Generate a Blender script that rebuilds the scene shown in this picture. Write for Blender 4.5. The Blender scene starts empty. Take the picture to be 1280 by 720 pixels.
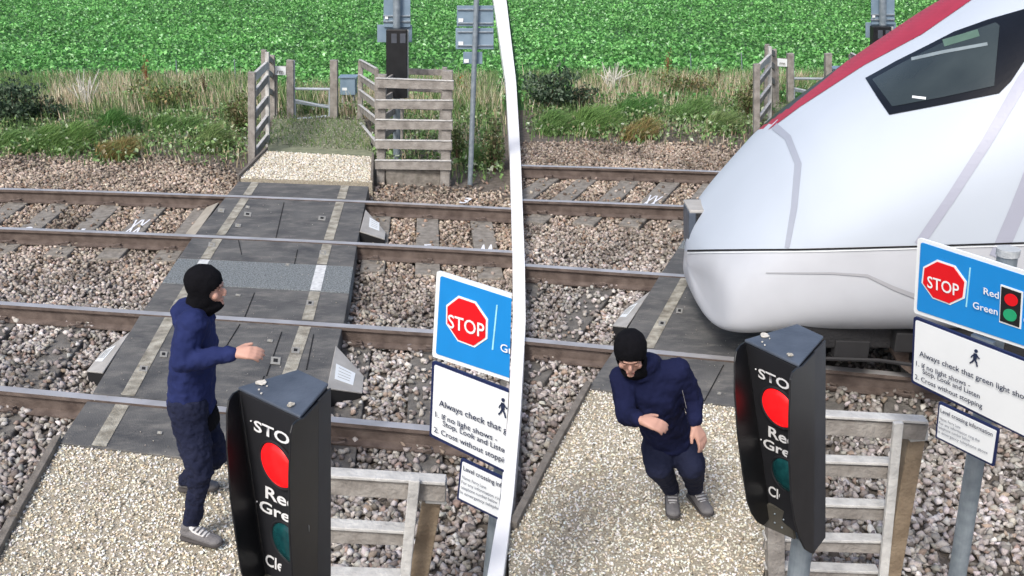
import bpy, bmesh, math, random
import numpy as np
from mathutils import Vector, Matrix
from mathutils.bvhtree import BVHTree
random.seed(7); RNG = np.random.default_rng(11)
scene = bpy.context.scene
COL = scene.collection
# ------------------------------------------------------------------ camera
H = 3.5; F = 1200.0; PITCH = math.atan(480/1200)
cd = bpy.data.cameras.new('camera'); cam = bpy.data.objects.new('camera', cd); COL.objects.link(cam)
cam.location = (0, 0, H); cam.rotation_euler = (math.pi/2-PITCH, 0, 0)
cd.sensor_width = 36; cd.lens = 36*F/1280; cd.clip_end = 500; cd.clip_start = 0.05
scene.camera = cam
# ------------------------------------------------------------------ sky, sun, exposure
SUN_EL, SUN_AZ = math.radians(48), math.radians(205)     # azimuth measured clockwise from +Y
w = bpy.data.worlds.new('World'); scene.world = w; w.use_nodes = True
nt = w.node_tree; bg = nt.nodes['Background']
sky = nt.nodes.new('ShaderNodeTexSky'); sky.sky_type = 'NISHITA'; sky.sun_disc = False
sky.sun_elevation = SUN_EL; sky.sun_rotation = SUN_AZ; sky.air_density = 1.0; sky.dust_density = 4.0; sky.ozone_density = 1.0
nt.links.new(sky.outputs[0], bg.inputs[0]); bg.inputs[1].default_value = 0.13
sd = bpy.data.lights.new('sun', 'SUN'); sd.energy = 1.5; sd.angle = math.radians(12); sd.color = (1, .97, .92)
so = bpy.data.objects.new('sun', sd); COL.objects.link(so)
sdir = Vector((math.sin(SUN_AZ)*math.cos(SUN_EL), math.cos(SUN_AZ)*math.cos(SUN_EL), math.sin(SUN_EL)))
so.rotation_euler = sdir.to_track_quat('Z', 'Y').to_euler()
scene.view_settings.view_transform = 'Standard'; scene.view_settings.look = 'None'
scene.view_settings.exposure = 0.55; scene.view_settings.gamma = 1

# ------------------------------------------------------------------ measuring helpers
FW = Vector((0, math.cos(PITCH), -math.sin(PITCH))); UP = Vector((0, math.sin(PITCH), math.cos(PITCH))); RT = Vector((1, 0, 0))
CAM = Vector((0, 0, H))
def ray(px, py): return FW + RT*((px-640)/F) + UP*((360-py)/F)
def GZ(px, py, z=0.0):
    d = ray(px, py); return CAM + d*((z-H)/d.z)
def PY(px, py, Y):
    d = ray(px, py); return CAM + d*(Y/d.y)
def depth(p): return (Vector(p)-CAM).dot(FW)
def proj_np(P):
    X = P[:, 0]; Y = P[:, 1]; Z = P[:, 2]-H
    c = Y*FW.y+Z*FW.z; u = Y*UP.y+Z*UP.z
    return 640+F*X/c, 360-F*u/c
SEAM_Y = [-150, 0, 100, 200, 330, 400, 510, 620, 720, 900]
SEAM_L = [590, 617, 632, 637.5, 641, 641, 636, 626, 609, 575]
SEAM_R = [606, 633, 645, 651, 656, 657, 651, 642, 629, 594]
def seam(y): return (np.interp(y, SEAM_Y, SEAM_L)+np.interp(y, SEAM_Y, SEAM_R))/2
class Site:
    def __init__(s, k):
        s.k = k; s.ax, s.bx, s.ay, s.by = (1, 0, 1, 0) if k == 'L' else (.872, 671, .875, 1)
        s.where = 'left of the white divider' if k == 'L' else 'right of the white divider'; s.sh = 'left of divider' if k == 'L' else 'right of divider'
        s.w = 'in the left half' if k == 'L' else 'in the right half'
    def m(s, x, y): return s.ax*x+s.bx, s.ay*y+s.by
    def G(s, x, y, z=0.0): return GZ(*s.m(x, y), z)
    def P(s, x, y, Y): return PY(*s.m(x, y), Y)
    def inv(s, x, y): return (x-s.bx)/s.ax, (y-s.by)/s.ay
    def px(s, npx, p): return npx*s.ax*depth(p)/F          # a width in canonical pixels -> metres at p
def rc(x, y): return ((x-671)/.872, (y-1)/.875)             # photo coords of the right half -> canonical

# ------------------------------------------------------------------ materials
MATS = {}
def mat(name, col, rough=.8, metal=0, var=.15, scale=8, bump=.0, bscale=60, spec=.4, col2=None, mixlo=.45, mixhi=.65, emis=None, estr=0):
    if name in MATS: return MATS[name]
    m = bpy.data.materials.new(name); m.use_nodes = True; n = m.node_tree.nodes; l = m.node_tree.links
    b = n['Principled BSDF']; b.inputs['Roughness'].default_value = rough; b.inputs['Metallic'].default_value = metal
    b.inputs['Specular IOR Level'].default_value = spec
    tc = n.new('ShaderNodeTexCoord')
    nz = n.new('ShaderNodeTexNoise'); nz.inputs['Scale'].default_value = scale; nz.inputs['Detail'].default_value = 6
    l.new(tc.outputs['Object'], nz.inputs['Vector'])
    rp = n.new('ShaderNodeValToRGB'); rp.color_ramp.elements[0].position = mixlo-.15; rp.color_ramp.elements[1].position = mixhi+.05
    c2 = col2 if col2 else tuple(min(1, c*(1+var)) for c in col)
    c1 = col if col2 else tuple(c*(1-var) for c in col)
    rp.color_ramp.elements[0].color = (*c1, 1); rp.color_ramp.elements[1].color = (*c2, 1)
    l.new(nz.outputs['Fac'], rp.inputs[0]); l.new(rp.outputs[0], b.inputs['Base Color'])
    if bump:
        n2 = n.new('ShaderNodeTexNoise'); n2.inputs['Scale'].default_value = bscale; n2.inputs['Detail'].default_value = 5
        l.new(tc.outputs['Object'], n2.inputs['Vector'])
        bp = n.new('ShaderNodeBump'); bp.inputs['Strength'].default_value = bump; bp.inputs['Distance'].default_value = .02
        l.new(n2.outputs['Fac'], bp.inputs['Height']); l.new(bp.outputs[0], b.inputs['Normal'])
    if emis:
        b.inputs['Emission Color'].default_value = (*emis, 1); b.inputs['Emission Strength'].default_value = estr
    MATS[name] = m; return m
def attr_mat(name, rough=.8, trans=0, bump=0):
    m = bpy.data.materials.new(name); m.use_nodes = True; n = m.node_tree.nodes; l = m.node_tree.links
    b = n['Principled BSDF']; b.inputs['Roughness'].default_value = rough; b.inputs['Specular IOR Level'].default_value = .25
    a = n.new('ShaderNodeAttribute'); a.attribute_name = 'Col'
    tc = n.new('ShaderNodeTexCoord'); nz = n.new('ShaderNodeTexNoise'); nz.inputs['Scale'].default_value = 90; nz.inputs['Detail'].default_value = 3
    l.new(tc.outputs['Object'], nz.inputs['Vector'])
    mr = n.new('ShaderNodeMapRange'); mr.inputs[3].default_value = .72; mr.inputs[4].default_value = 1.28
    l.new(nz.outputs['Fac'], mr.inputs[0])
    mx = n.new('ShaderNodeVectorMath'); mx.operation = 'SCALE'; l.new(a.outputs['Color'], mx.inputs[0]); l.new(mr.outputs[0], mx.inputs['Scale'])
    l.new(mx.outputs[0], b.inputs['Base Color'])
    if trans:
        t = n.new('ShaderNodeBsdfTranslucent'); l.new(mx.outputs[0], t.inputs[0])
        ms = n.new('ShaderNodeMixShader'); ms.inputs[0].default_value = trans
        l.new(b.outputs[0], ms.inputs[1]); l.new(t.outputs[0], ms.inputs[2]); l.new(ms.outputs[0], n['Material Output'].inputs[0])
    return m
STONE = attr_mat('stone', .75); LEAF = attr_mat('leaf', .6, .25)
M_soil = mat('soil', (.085, .072, .06), .95, scale=14, bump=.8, bscale=50, col2=(.17, .15, .13))
M_field = mat('field_soil', (.03, .09, .03), .95, scale=2, bump=.4, col2=(.05, .14, .04))
M_bed = mat('cream_bed', (.30, .265, .20), .95, scale=60, bump=.8, bscale=120, col2=(.55, .50, .40))
M_deck = mat('deck_rubber', (.058, .060, .064), .78, scale=2.6, bump=.4, bscale=90, col2=(.135, .134, .130))
M_deck2 = mat('deck_grit', (.10, .115, .125), .9, scale=70, bump=.9, bscale=160, col2=(.30, .33, .34), mixlo=.5, mixhi=.55)
def dusty(m, dust, amt):
    n = m.node_tree.nodes; l = m.node_tree.links; b = n['Principled BSDF']; src = b.inputs['Base Color'].links[0].from_socket
    tc = n.new('ShaderNodeTexCoord'); mp = n.new('ShaderNodeMapping'); mp.inputs['Scale'].default_value = (1.0, 2.2, 1); mp.inputs['Rotation'].default_value = (0, 0, .5)
    l.new(tc.outputs['Object'], mp.inputs[0]); nz = n.new('ShaderNodeTexNoise'); nz.inputs['Scale'].default_value = 3.1; nz.inputs['Detail'].default_value = 12; nz.inputs['Roughness'].default_value = .72
    l.new(mp.outputs[0], nz.inputs['Vector']); mr = n.new('ShaderNodeMapRange'); mr.inputs[1].default_value = .48; mr.inputs[2].default_value = .72; mr.inputs[4].default_value = amt
    l.new(nz.outputs['Fac'], mr.inputs[0]); mx = n.new('ShaderNodeMixRGB'); mx.inputs[2].default_value = (*dust, 1); l.new(mr.outputs[0], mx.inputs[0]); l.new(src, mx.inputs[1]); l.new(mx.outputs[0], b.inputs['Base Color'])
dusty(M_deck, (.24, .23, .21), .75)
M_gap = mat('deck_joint', (.012, .012, .013), .9)
M_line = mat('worn_paint', (.17, .155, .12), .85, scale=9, bump=.6, bscale=90, col2=(.50, .48, .41))
M_line2 = mat('white_paint_worn', (.45, .47, .48), .8, scale=22, bump=.3, col2=(.72, .74, .74))
M_mark = mat('scuff', (.22, .22, .21), .9, scale=60, col2=(.34, .34, .32))
M_steel = mat('rail_steel', (.40, .39, .39), .42, .45, scale=3, col2=(.62, .61, .62))
M_rust = mat('rail_rust', (.078, .058, .050), .85, scale=9, bump=.3, col2=(.165, .13, .112))
M_conc = mat('concrete', (.16, .145, .125), .9, scale=14, bump=.5, bscale=80, col2=(.30, .28, .25))
M_concd = mat('concrete_dark', (.10, .095, .088), .9, scale=14, bump=.5, bscale=80, col2=(.19, .18, .165))
dusty(M_line, (.12, .11, .10), .7)
M_spray = mat('spray_paint', (.75, .77, .82), .7)
M_plate = mat('ramp_plate', (.30, .27, .22), .7, scale=6, bump=.2, col2=(.42, .39, .33))
M_plate2 = mat('ramp_plate_grey', (.33, .32, .30), .65, scale=6, bump=.2, col2=(.45, .44, .42))
M_wood = mat('fence_wood', (.19, .175, .16), .85, scale=9, bump=.5, bscale=45, col2=(.37, .35, .325))
M_woodl = mat('fence_wood_pale_lit', (.40, .40, .39), .8, scale=12, bump=.4, bscale=45, col2=(.62, .62, .60))  # for pale planks, and for light painted onto fence tops
M_woodb = mat('post_wood', (.20, .15, .10), .85, scale=9, bump=.5, bscale=45, col2=(.33, .26, .18))
M_edge = mat('edging_board', (.13, .115, .10), .9, scale=12, bump=.5, col2=(.22, .20, .175))
M_galv = mat('galvanised', (.22, .27, .31), .5, .45, scale=14, col2=(.36, .42, .47))
M_signback = mat('sign_back', (.17, .25, .33), .6, .1, scale=6, col2=(.24, .33, .42))
M_black = mat('black_paint', (.010, .011, .013), .42, scale=10, col2=(.018, .019, .022))
M_blk2 = mat('black_matt', (.012, .013, .017), .75, scale=10)
M_sigtop = mat('signal_top', (.055, .068, .092), .4, scale=9, col2=(.10, .12, .155), bump=.1)  # blue-grey has the skylight on the signal's top mixed in
M_white = mat('sign_white', (.80, .84, .86), .35, var=.02)
M_blue = mat('sign_blue', (.012, .25, .66), .35, var=.03)
M_red = mat('sign_red', (.72, .008, .015), .35, var=.03)
M_green = mat('sign_green', (.02, .35, .16), .4)
M_navy = mat('sign_navy', (.01, .018, .075), .4)
M_txt = mat('sign_text', (.02, .03, .07), .4)
M_text_w = mat('text_white', (.82, .84, .86), .4, var=.02)
M_divider = mat('divider_white', (.88, .88, .88), .6, var=.01)
M_redlamp = mat('lit_red_lens', (.6, .01, .01), .25, emis=(1, .008, .012), estr=.75, scale=40, var=.3)
M_greenlamp = mat('unlit_green_lens', (.005, .035, .042), .2, scale=40, col2=(.010, .075, .08))
M_train = mat('train_white', (.51, .57, .65), .5, var=.03, scale=1.2, spec=.35)
M_train2 = mat('train_lower', (.54, .565, .61), .35, var=.05, scale=2.5, spec=.5)
M_trainred = mat('train_red', (.40, .028, .06), .5, var=.08)
M_traingrey = mat('train_grey', (.39, .41, .50), .4, var=.02)
M_glass = mat('cab_glass', (.018, .026, .028), .06, scale=1.5, spec=.8, col2=(.05, .065, .065))
M_glassb = mat('glass_border', (.006, .007, .010), .3)
M_under = mat('underframe', (.02, .02, .022), .8, bump=.5)
M_skin = mat('skin', (.52, .30, .235), .55, scale=14, var=.1)
M_hood = mat('hoodie_navy', (.014, .021, .080), .92, scale=5, bump=.55, bscale=9, col2=(.024, .034, .12), spec=.15)
M_hoodd = mat('hoodie_dark_navy', (.007, .009, .034), .92, scale=5, bump=.5, bscale=9, col2=(.012, .016, .055), spec=.15)
M_trous = mat('trousers_navy', (.011, .014, .034), .92, scale=5, bump=.8, bscale=18, col2=(.02, .024, .052), spec=.15)
M_bala = mat('balaclava', (.006, .006, .008), .95, scale=30, bump=.3, bscale=40, spec=.1)
M_shoe = mat('shoe_grey', (.14, .135, .14), .8, scale=30, bump=.3, col2=(.17, .165, .17))
M_sole = mat('shoe_sole', (.055, .05, .05), .8)
M_lace = mat('shoe_white', (.62, .62, .62), .7, bump=.3)
M_eyew = mat('eyelid', (.40, .23, .18), .6)
M_eye = mat('eye', (.05, .03, .02), .2)

# ------------------------------------------------------------------ object helpers
LONG = []
def tag(o, label=None, cat=None, group=None, kind=None):
    if label:
        if len(label.replace(',', '').split()) > 16: label = label.replace('left of the white divider', 'left of divider').replace('right of the white divider', 'right of divider')
        if len(label.replace(',', '').split()) > 16: LONG.append(label)
        o['label'] = label
    if cat: o['category'] = cat
    if group: o['group'] = group
    if kind: o['kind'] = kind
    return o
def empty(name, loc): o = bpy.data.objects.new(name, None); o.location = loc; o.empty_display_size = .1; COL.objects.link(o); return o
def link(name, me, parent=None):
    o = bpy.data.objects.new(name, me); COL.objects.link(o)
    if parent is not None:
        o.parent = parent
        o.matrix_parent_inverse = Matrix.Translation(-world_loc(parent))
    return o
def world_loc(o):
    # every thing is only translated; a child's own location stays 0 so vertices are world coordinates
    return Vector(o.location)
def from_bm(name, bm, mats, parent=None, smooth=False, norm=True, bevel=0):
    if norm: bmesh.ops.recalc_face_normals(bm, faces=bm.faces)
    me = bpy.data.meshes.new(name); bm.to_mesh(me); bm.free()
    for m in (mats if isinstance(mats, (list, tuple)) else [mats]): me.materials.append(m)
    if smooth: me.polygons.foreach_set('use_smooth', [True]*len(me.polygons))
    o = link(name, me, parent)
    if bevel:
        b = o.modifiers.new('bevel', 'BEVEL'); b.width = bevel; b.segments = 2; b.limit_method = 'ANGLE'
    return o
def npmesh(name, V, Fc, mats, parent=None, cols=None, smooth=False):
    """V (n,3); Fc (m,k) same size faces; cols (n,3) per vertex"""
    me = bpy.data.meshes.new(name); n = len(V); mf, k = Fc.shape
    me.vertices.add(n); me.vertices.foreach_set('co', np.asarray(V, np.float32).ravel())
    me.loops.add(mf*k); me.loops.foreach_set('vertex_index', Fc.astype(np.int32).ravel())
    me.polygons.add(mf); me.polygons.foreach_set('loop_start', np.arange(0, mf*k, k, dtype=np.int32))
    try: me.polygons.foreach_set('loop_total', np.full(mf, k, np.int32))
    except Exception: pass
    if smooth: me.polygons.foreach_set('use_smooth', np.ones(mf, bool))
    me.update(calc_edges=True)
    if cols is not None:
        a = me.color_attributes.new('Col', 'FLOAT_COLOR', 'POINT')
        a.data.foreach_set('color', np.c_[cols, np.ones(n)].astype(np.float32).ravel())
    me.materials.append(mats)
    return link(name, me, parent)
def prism(bm, top, z0=None, off=None, mi=0):
    """top polygon (list of Vector); extruded to height z0 or by vector off"""
    t = [bm.verts.new(p) for p in top]
    b = [bm.verts.new(Vector((p[0], p[1], z0)) if off is None else Vector(p)+off) for p in top]
    fs = [bm.faces.new(t), bm.faces.new(b[::-1])]
    n = len(t)
    for i in range(n): fs.append(bm.faces.new((t[i], b[i], b[(i+1) % n], t[(i+1) % n])))
    for f_ in fs: f_.material_index = mi
    return fs
def sheet(bm, pts, mi=0):
    f_ = bm.faces.new([bm.verts.new(p) for p in pts]); f_.material_index = mi
def beam(bm, a, b, wd, ht, mi=0, upv=Vector((0, 0, 1))):
    a = Vector(a); b = Vector(b); d = (b-a).normalized()
    s = d.cross(upv)
    if s.length < 1e-4: s = Vector((1, 0, 0))
    s.normalize(); u = s.cross(d).normalized()
    q = [(-1, -1), (1, -1), (1, 1), (-1, 1)]
    A = [bm.verts.new(a+s*(x*wd/2)+u*(y*ht/2)) for x, y in q]; B = [bm.verts.new(b+s*(x*wd/2)+u*(y*ht/2)) for x, y in q]
    fs = [bm.faces.new(A), bm.faces.new(B[::-1])]
    for i in range(4): fs.append(bm.faces.new((A[i], B[i], B[(i+1) % 4], A[(i+1) % 4])))
    for f_ in fs: f_.material_index = mi
def tube(bm, pts, rad, n=12, cap=True):
    pts = [Vector(p) for p in pts]; rings = []
    rad = rad if isinstance(rad, (list, tuple)) else [rad]*len(pts)
    for i, p in enumerate(pts):
        d = (pts[min(i+1, len(pts)-1)]-pts[max(i-1, 0)]).normalized()
        s = d.cross(Vector((.13, .97, .2))).normalized(); u = s.cross(d)
        rings.append([bm.verts.new(p+(s*math.cos(2*math.pi*k/n)+u*math.sin(2*math.pi*k/n))*rad[i]) for k in range(n)])
    for r0, r1 in zip(rings, rings[1:]):
        for k in range(n): bm.faces.new((r0[k], r0[(k+1) % n], r1[(k+1) % n], r1[k]))
    if cap: bm.faces.new(rings[0]); bm.faces.new(rings[-1][::-1])
def beam_obj(name, a, b, wd, ht, m, parent, bevel=.004, upv=Vector((0, 0, 1))):
    a = Vector(a); b = Vector(b)
    if 'board' in name or 'rail' in name:
        a = a+Vector((0, 0, random.uniform(-.008, .008))); b = b+Vector((0, 0, random.uniform(-.008, .008)))
    bm = bmesh.new(); beam(bm, a, b, wd, ht, upv=upv); return from_bm(name, bm, m, parent, bevel=bevel)
def tube_obj(name, pts, rad, m, parent, n=14):
    bm = bmesh.new(); tube(bm, pts, rad, n); return from_bm(name, bm, m, parent, smooth=False)
class Frame:
    """a flat face in the world: origin, unit x axis (reading direction), unit y axis (up), normal to the viewer"""
    def __init__(s, o, x, y):
        s.o = Vector(o); s.x = x.normalized(); s.n = x.cross(y).normalized(); s.y = s.n.cross(s.x).normalized()
        s.sk = y.normalized()
        if (CAM-s.o).dot(s.n) < 0: s.n = -s.n
    def hit(s, px, py):
        d = ray(px, py); t = (s.o-CAM).dot(s.n)/d.dot(s.n); return CAM+d*t
    def at(s, p, a, b, e=0): return p+s.x*a+s.sk*b+s.n*e
def flat(frame, pts, e, th=.002):
    bm = bmesh.new(); prism(bm, [p+frame.n*e for p in pts], off=-frame.n*th); return bm
def text_mesh(string, bold=0.0):
    cu = bpy.data.curves.new('txt', 'FONT'); cu.body = string; cu.offset = bold; cu.resolution_u = 3
    o = bpy.data.objects.new('txt', cu); COL.objects.link(o)
    dg = bpy.context.evaluated_depsgraph_get(); me = bpy.data.meshes.new_from_object(o.evaluated_get(dg))
    COL.objects.unlink(o); bpy.data.objects.remove(o); bpy.data.curves.remove(cu)
    return me
def text_on(frame, string, p0, width, m, parent, e=.004, bold=.012, hs=1.0, name='lettering', cut=None):
    me = text_mesh(string, bold)
    co = [v.co.copy() for v in me.vertices]
    x0 = min(c.x for c in co); x1 = max(c.x for c in co); sc = width/(x1-x0)
    for v, c in zip(me.vertices, co): v.co = frame.at(p0, (c.x-x0)*sc, c.y*sc*hs, e)
    bm = bmesh.new(); bm.from_mesh(me); bpy.data.meshes.remove(me)
    if cut: clip(bm, cut)
    if not bm.faces: bm.free(); return None
    return from_bm(name, bm, m, parent, norm=False)
def text_px(frame, string, p0, p1, hpx, m, parent, e=.004, bold=.008, cut=None, name='lettering'):
    """lettering on a face between two measured points of its baseline"""
    A = frame.hit(*p0); B = frame.hit(*p1); T_ = frame.hit(p0[0], p0[1]-hpx)
    me = text_mesh(string, bold); co = [v.co.copy() for v in me.vertices]
    x0 = min(c.x for c in co); x1 = max(c.x for c in co); cap = .72
    for v, c in zip(me.vertices, co): v.co = A+(B-A)*((c.x-x0)/(x1-x0))+(T_-A)*(c.y/cap)+frame.n*e
    bm = bmesh.new(); bm.from_mesh(me); bpy.data.meshes.remove(me)
    if cut: clip(bm, cut)
    if not bm.faces: bm.free(); return None
    return from_bm(name, bm, m, parent, norm=False)
def clip(bm, plane):
    co, no = plane
    r = bmesh.ops.bisect_plane(bm, geom=bm.verts[:]+bm.edges[:]+bm.faces[:], plane_co=co, plane_no=no, clear_outer=True)
    ed = [g for g in r['geom_cut'] if isinstance(g, bmesh.types.BMEdge)]
    if ed:
        try: bmesh.ops.holes_fill(bm, edges=ed, sides=12)
        except Exception: pass

# ------------------------------------------------------------------ scattering
def hulls(n, npts, seed, flat_=.75):
    r = np.random.default_rng(seed); out = []
    for i in range(n):
        bm = bmesh.new(); v = r.normal(size=(npts, 3)); v /= np.linalg.norm(v, axis=1)[:, None]
        v *= r.uniform(.8, 1.05, (npts, 1)); v *= np.array([1, r.uniform(.6, .9), r.uniform(.5, flat_)])
        for p in v: bm.verts.new(p)
        res = bmesh.ops.convex_hull(bm, input=bm.verts[:]); bmesh.ops.delete(bm, geom=[g for g in res['geom_interior'] if isinstance(g, bmesh.types.BMVert)], context='VERTS')
        bmesh.ops.triangulate(bm, faces=bm.faces[:]); bm.verts.index_update()
        out.append((np.array([p.co[:] for p in bm.verts]), np.array([[q.index for q in f_.verts] for f_ in bm.faces]))); bm.free()
    return out
def rotm(n, r, tilt=.7):
    a = r.uniform(0, 2*np.pi, n); b = r.normal(0, tilt, n); c = r.normal(0, tilt, n)
    ca, sa, cb, sb, cc, sc = np.cos(a), np.sin(a), np.cos(b), np.sin(b), np.cos(c), np.sin(c)
    Z = np.zeros(n); O = np.ones(n)
    Rz = np.stack([np.stack([ca, -sa, Z], -1), np.stack([sa, ca, Z], -1), np.stack([Z, Z, O], -1)], 1)
    Rx = np.stack([np.stack([O, Z, Z], -1), np.stack([Z, cb, -sb], -1), np.stack([Z, sb, cb], -1)], 1)
    Ry = np.stack([np.stack([cc, Z, sc], -1), np.stack([Z, O, Z], -1), np.stack([-sc, Z, cc], -1)], 1)
    return Rz @ Rx @ Ry
def scatter_stones(name, P, size, cols, protos, r, m=STONE, parent=None):
    n = len(P); which = r.integers(0, len(protos), n); Vs, Fs, Cs = [], [], []; base = 0
    for k, (pv, pf) in enumerate(protos):
        idx = np.where(which == k)[0]
        if not len(idx): continue
        R = rotm(len(idx), r); v = np.einsum('nij,vj->nvi', R, pv)*size[idx][:, None, None] + P[idx][:, None, :]
        nv = len(pv); f_ = pf[None]+(np.arange(len(idx))*nv)[:, None, None]+base
        Vs.append(v.reshape(-1, 3)); Fs.append(f_.reshape(-1, 3)); Cs.append(np.repeat(cols[idx], nv, 0)); base += len(idx)*nv
    return npmesh(name, np.concatenate(Vs), np.concatenate(Fs), m, parent, np.concatenate(Cs))
def pal(r, n, P, wts=None, jit=.15):
    P = np.array(P); i = r.choice(len(P), n, p=wts); return np.clip(P[i]*r.uniform(1-jit, 1+jit, (n, 1))*r.uniform(.96, 1.04, (n, 3)), 0, 1)
def leaves(name, P, size, cols, r, parent=None, elong=1.6, tilt=.7, fold=.3):
    """each leaf: two quads folded on the midrib"""
    n = len(P)
    pv = np.array([[0, -.5*elong, 0], [-.5, -.05, fold], [0, 0, 0], [.5, -.05, fold], [0, .6*elong, -.1]])
    pf = np.array([[0, 2, 1], [0, 3, 2], [1, 2, 4], [2, 3, 4]])
    R = rotm(n, r, tilt); v = np.einsum('nij,vj->nvi', R, pv)*size[:, None, None]+P[:, None, :]
    f_ = pf[None]+(np.arange(n)*5)[:, None, None]
    return npmesh(name, v.reshape(-1, 3), f_.reshape(-1, 3), LEAF, parent, np.repeat(cols, 5, 0))
def blades(name, P, hgt, wd, cols, r, parent=None, lean=.3, dirn=None, lean_d=0):
    n = len(P); a = r.uniform(0, 2*np.pi, n); s = np.c_[np.cos(a), np.sin(a), np.zeros(n)]*wd[:, None]/2
    L = np.c_[r.normal(0, lean, n), r.normal(0, lean, n), np.ones(n)]
    if dirn is not None: L[:, :2] += np.array(dirn)*lean_d
    mid = P+L*(hgt*.55)[:, None]; tip = P+(L*np.array([1.9, 1.9, 1]))*(hgt)[:, None]
    V = np.stack([P-s, P+s, mid-s*.8, mid+s*.8, tip], 1)
    f_ = np.array([[0, 1, 3], [0, 3, 2], [2, 3, 4]])[None]+(np.arange(n)*5)[:, None, None]
    return npmesh(name, V.reshape(-1, 3), f_.reshape(-1, 3), LEAF, parent, np.repeat(cols, 5, 0))
def inpoly(x, y, poly):
    c = np.zeros(len(x), bool); n = len(poly); j = n-1
    for i in range(n):
        xi, yi = poly[i]; xj, yj = poly[j]
        t = ((yi > y) != (yj > y)) & (x < (xj-xi)*(y-yi)/((yj-yi) if yj != yi else 1e-9)+xi); c ^= t; j = i
    return c
def sample(S, x0, x1, y0, y1, dens, z, r, margin=30):
    """uniform points on the plane z, kept on this site's side of the divider; canonical coords returned too"""
    n = int((x1-x0)*(y1-y0)*dens); P = np.c_[r.uniform(x0, x1, n), r.uniform(y0, y1, n), np.full(n, z)]
    px, py = proj_np(P); k = (px > -margin) & (px < 1280+margin) & (py < 720+margin*1.5) & (py > -40)
    sm = seam(py)
    k &= (px < sm-7) if S.k == 'L' else (px > sm+7)
    P = P[k]; px = px[k]; py = py[k]
    return P, (px-S.bx)/S.ax, (py-S.by)/S.ay

# ------------------------------------------------------------------ ground
ZG = -.22
bm = bmesh.new(); sheet(bm, [(-90, -10, ZG), (90, -10, ZG), (90, 18.6, ZG), (-90, 18.6, ZG)])
tag(from_bm('ground', bm, M_soil), kind='structure')
bm = bmesh.new(); sheet(bm, [(-200, 18.6, ZG), (200, 18.6, ZG), (200, 400, ZG), (-200, 400, ZG)])
tag(from_bm('field', bm, M_field), kind='structure')
# white divider: a low white wall that runs between the two sites from the gravel out into the field
bm = bmesh.new(); zt = .05; ys = list(np.linspace(-40, 800, 60))
lt = [GZ(np.interp(y, SEAM_Y, SEAM_L), y, zt) for y in ys]; rt = [GZ(np.interp(y, SEAM_Y, SEAM_R), y, zt) for y in ys]
tl = [bm.verts.new(p) for p in lt]; tr = [bm.verts.new(p) for p in rt]
bl = [bm.verts.new((p.x, p.y, ZG-.1)) for p in lt]; br = [bm.verts.new((p.x, p.y, ZG-.1)) for p in rt]
for i in range(len(ys)-1):
    bm.faces.new((tl[i], tl[i+1], tr[i+1], tr[i])); bm.faces.new((tl[i], bl[i], bl[i+1], tl[i+1])); bm.faces.new((tr[i], tr[i+1], br[i+1], br[i]))
bm.faces.new((tl[0], tr[0], br[0], bl[0])); bm.faces.new((tl[-1], bl[-1], br[-1], tr[-1]))
tag(from_bm('divider_wall', bm, M_divider), 'long low white curved wall dividing the left crossing scene from the right one', 'divider')

# crop
def pn(x, y, s, seed):   # cheap smooth noise
    r = np.random.default_rng(seed); o = np.zeros(len(x))
    for i in range(6):
        a, b, c = r.normal(size=3); o += np.sin((a*x+b*y)*s*(1+.35*i)+c*6)
    return o/6
r = RNG; n = 270000
Y = r.uniform(19.0, 47, n); X = r.uniform(-1, 1, n)*(Y*.56+2.5)
rows = np.sin(2*np.pi*(Y+.12*X+.25*pn(X, Y, .3, 2))/.62)
den = .60+.36*rows+.6*pn(X, Y, .9, 3)
k = r.uniform(0, 1.0, n) < den
P = np.c_[X, Y, ZG+.05+r.uniform(0, .16, n)+.05*rows][k]
px, py = proj_np(P); k2 = np.abs(px-seam(py)) > 10; P = P[k2]; n = len(P)
c = pal(r, n, [(.115, .30, .085), (.15, .38, .11), (.075, .20, .055), (.22, .46, .17), (.36, .58, .32)], [.32, .30, .17, .15, .06], .2)
dm = (1.28+.32*pn(P[:, 0], P[:, 1], .8, 9)+.16*np.sin(2*np.pi*(P[:, 1]+.12*P[:, 0])/2.6))[:, None]
tag(leaves('crop', P, r.uniform(.042, .098, n), c*dm, r, elong=1.3, tilt=.55), kind='stuff', label='leafy green crop covering the field')

BIG = hulls(14, 13, 3); SMALL = hulls(8, 8, 5)
BALC = [(.25, .225, .20), (.32, .29, .26), (.39, .36, .33), (.16, .14, .125), (.49, .46, .43), (.26, .20, .16)]

ORD = ['', 'first', 'second', 'third', 'fourth', 'fifth', 'sixth', 'seventh', 'eighth', 'ninth']
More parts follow.
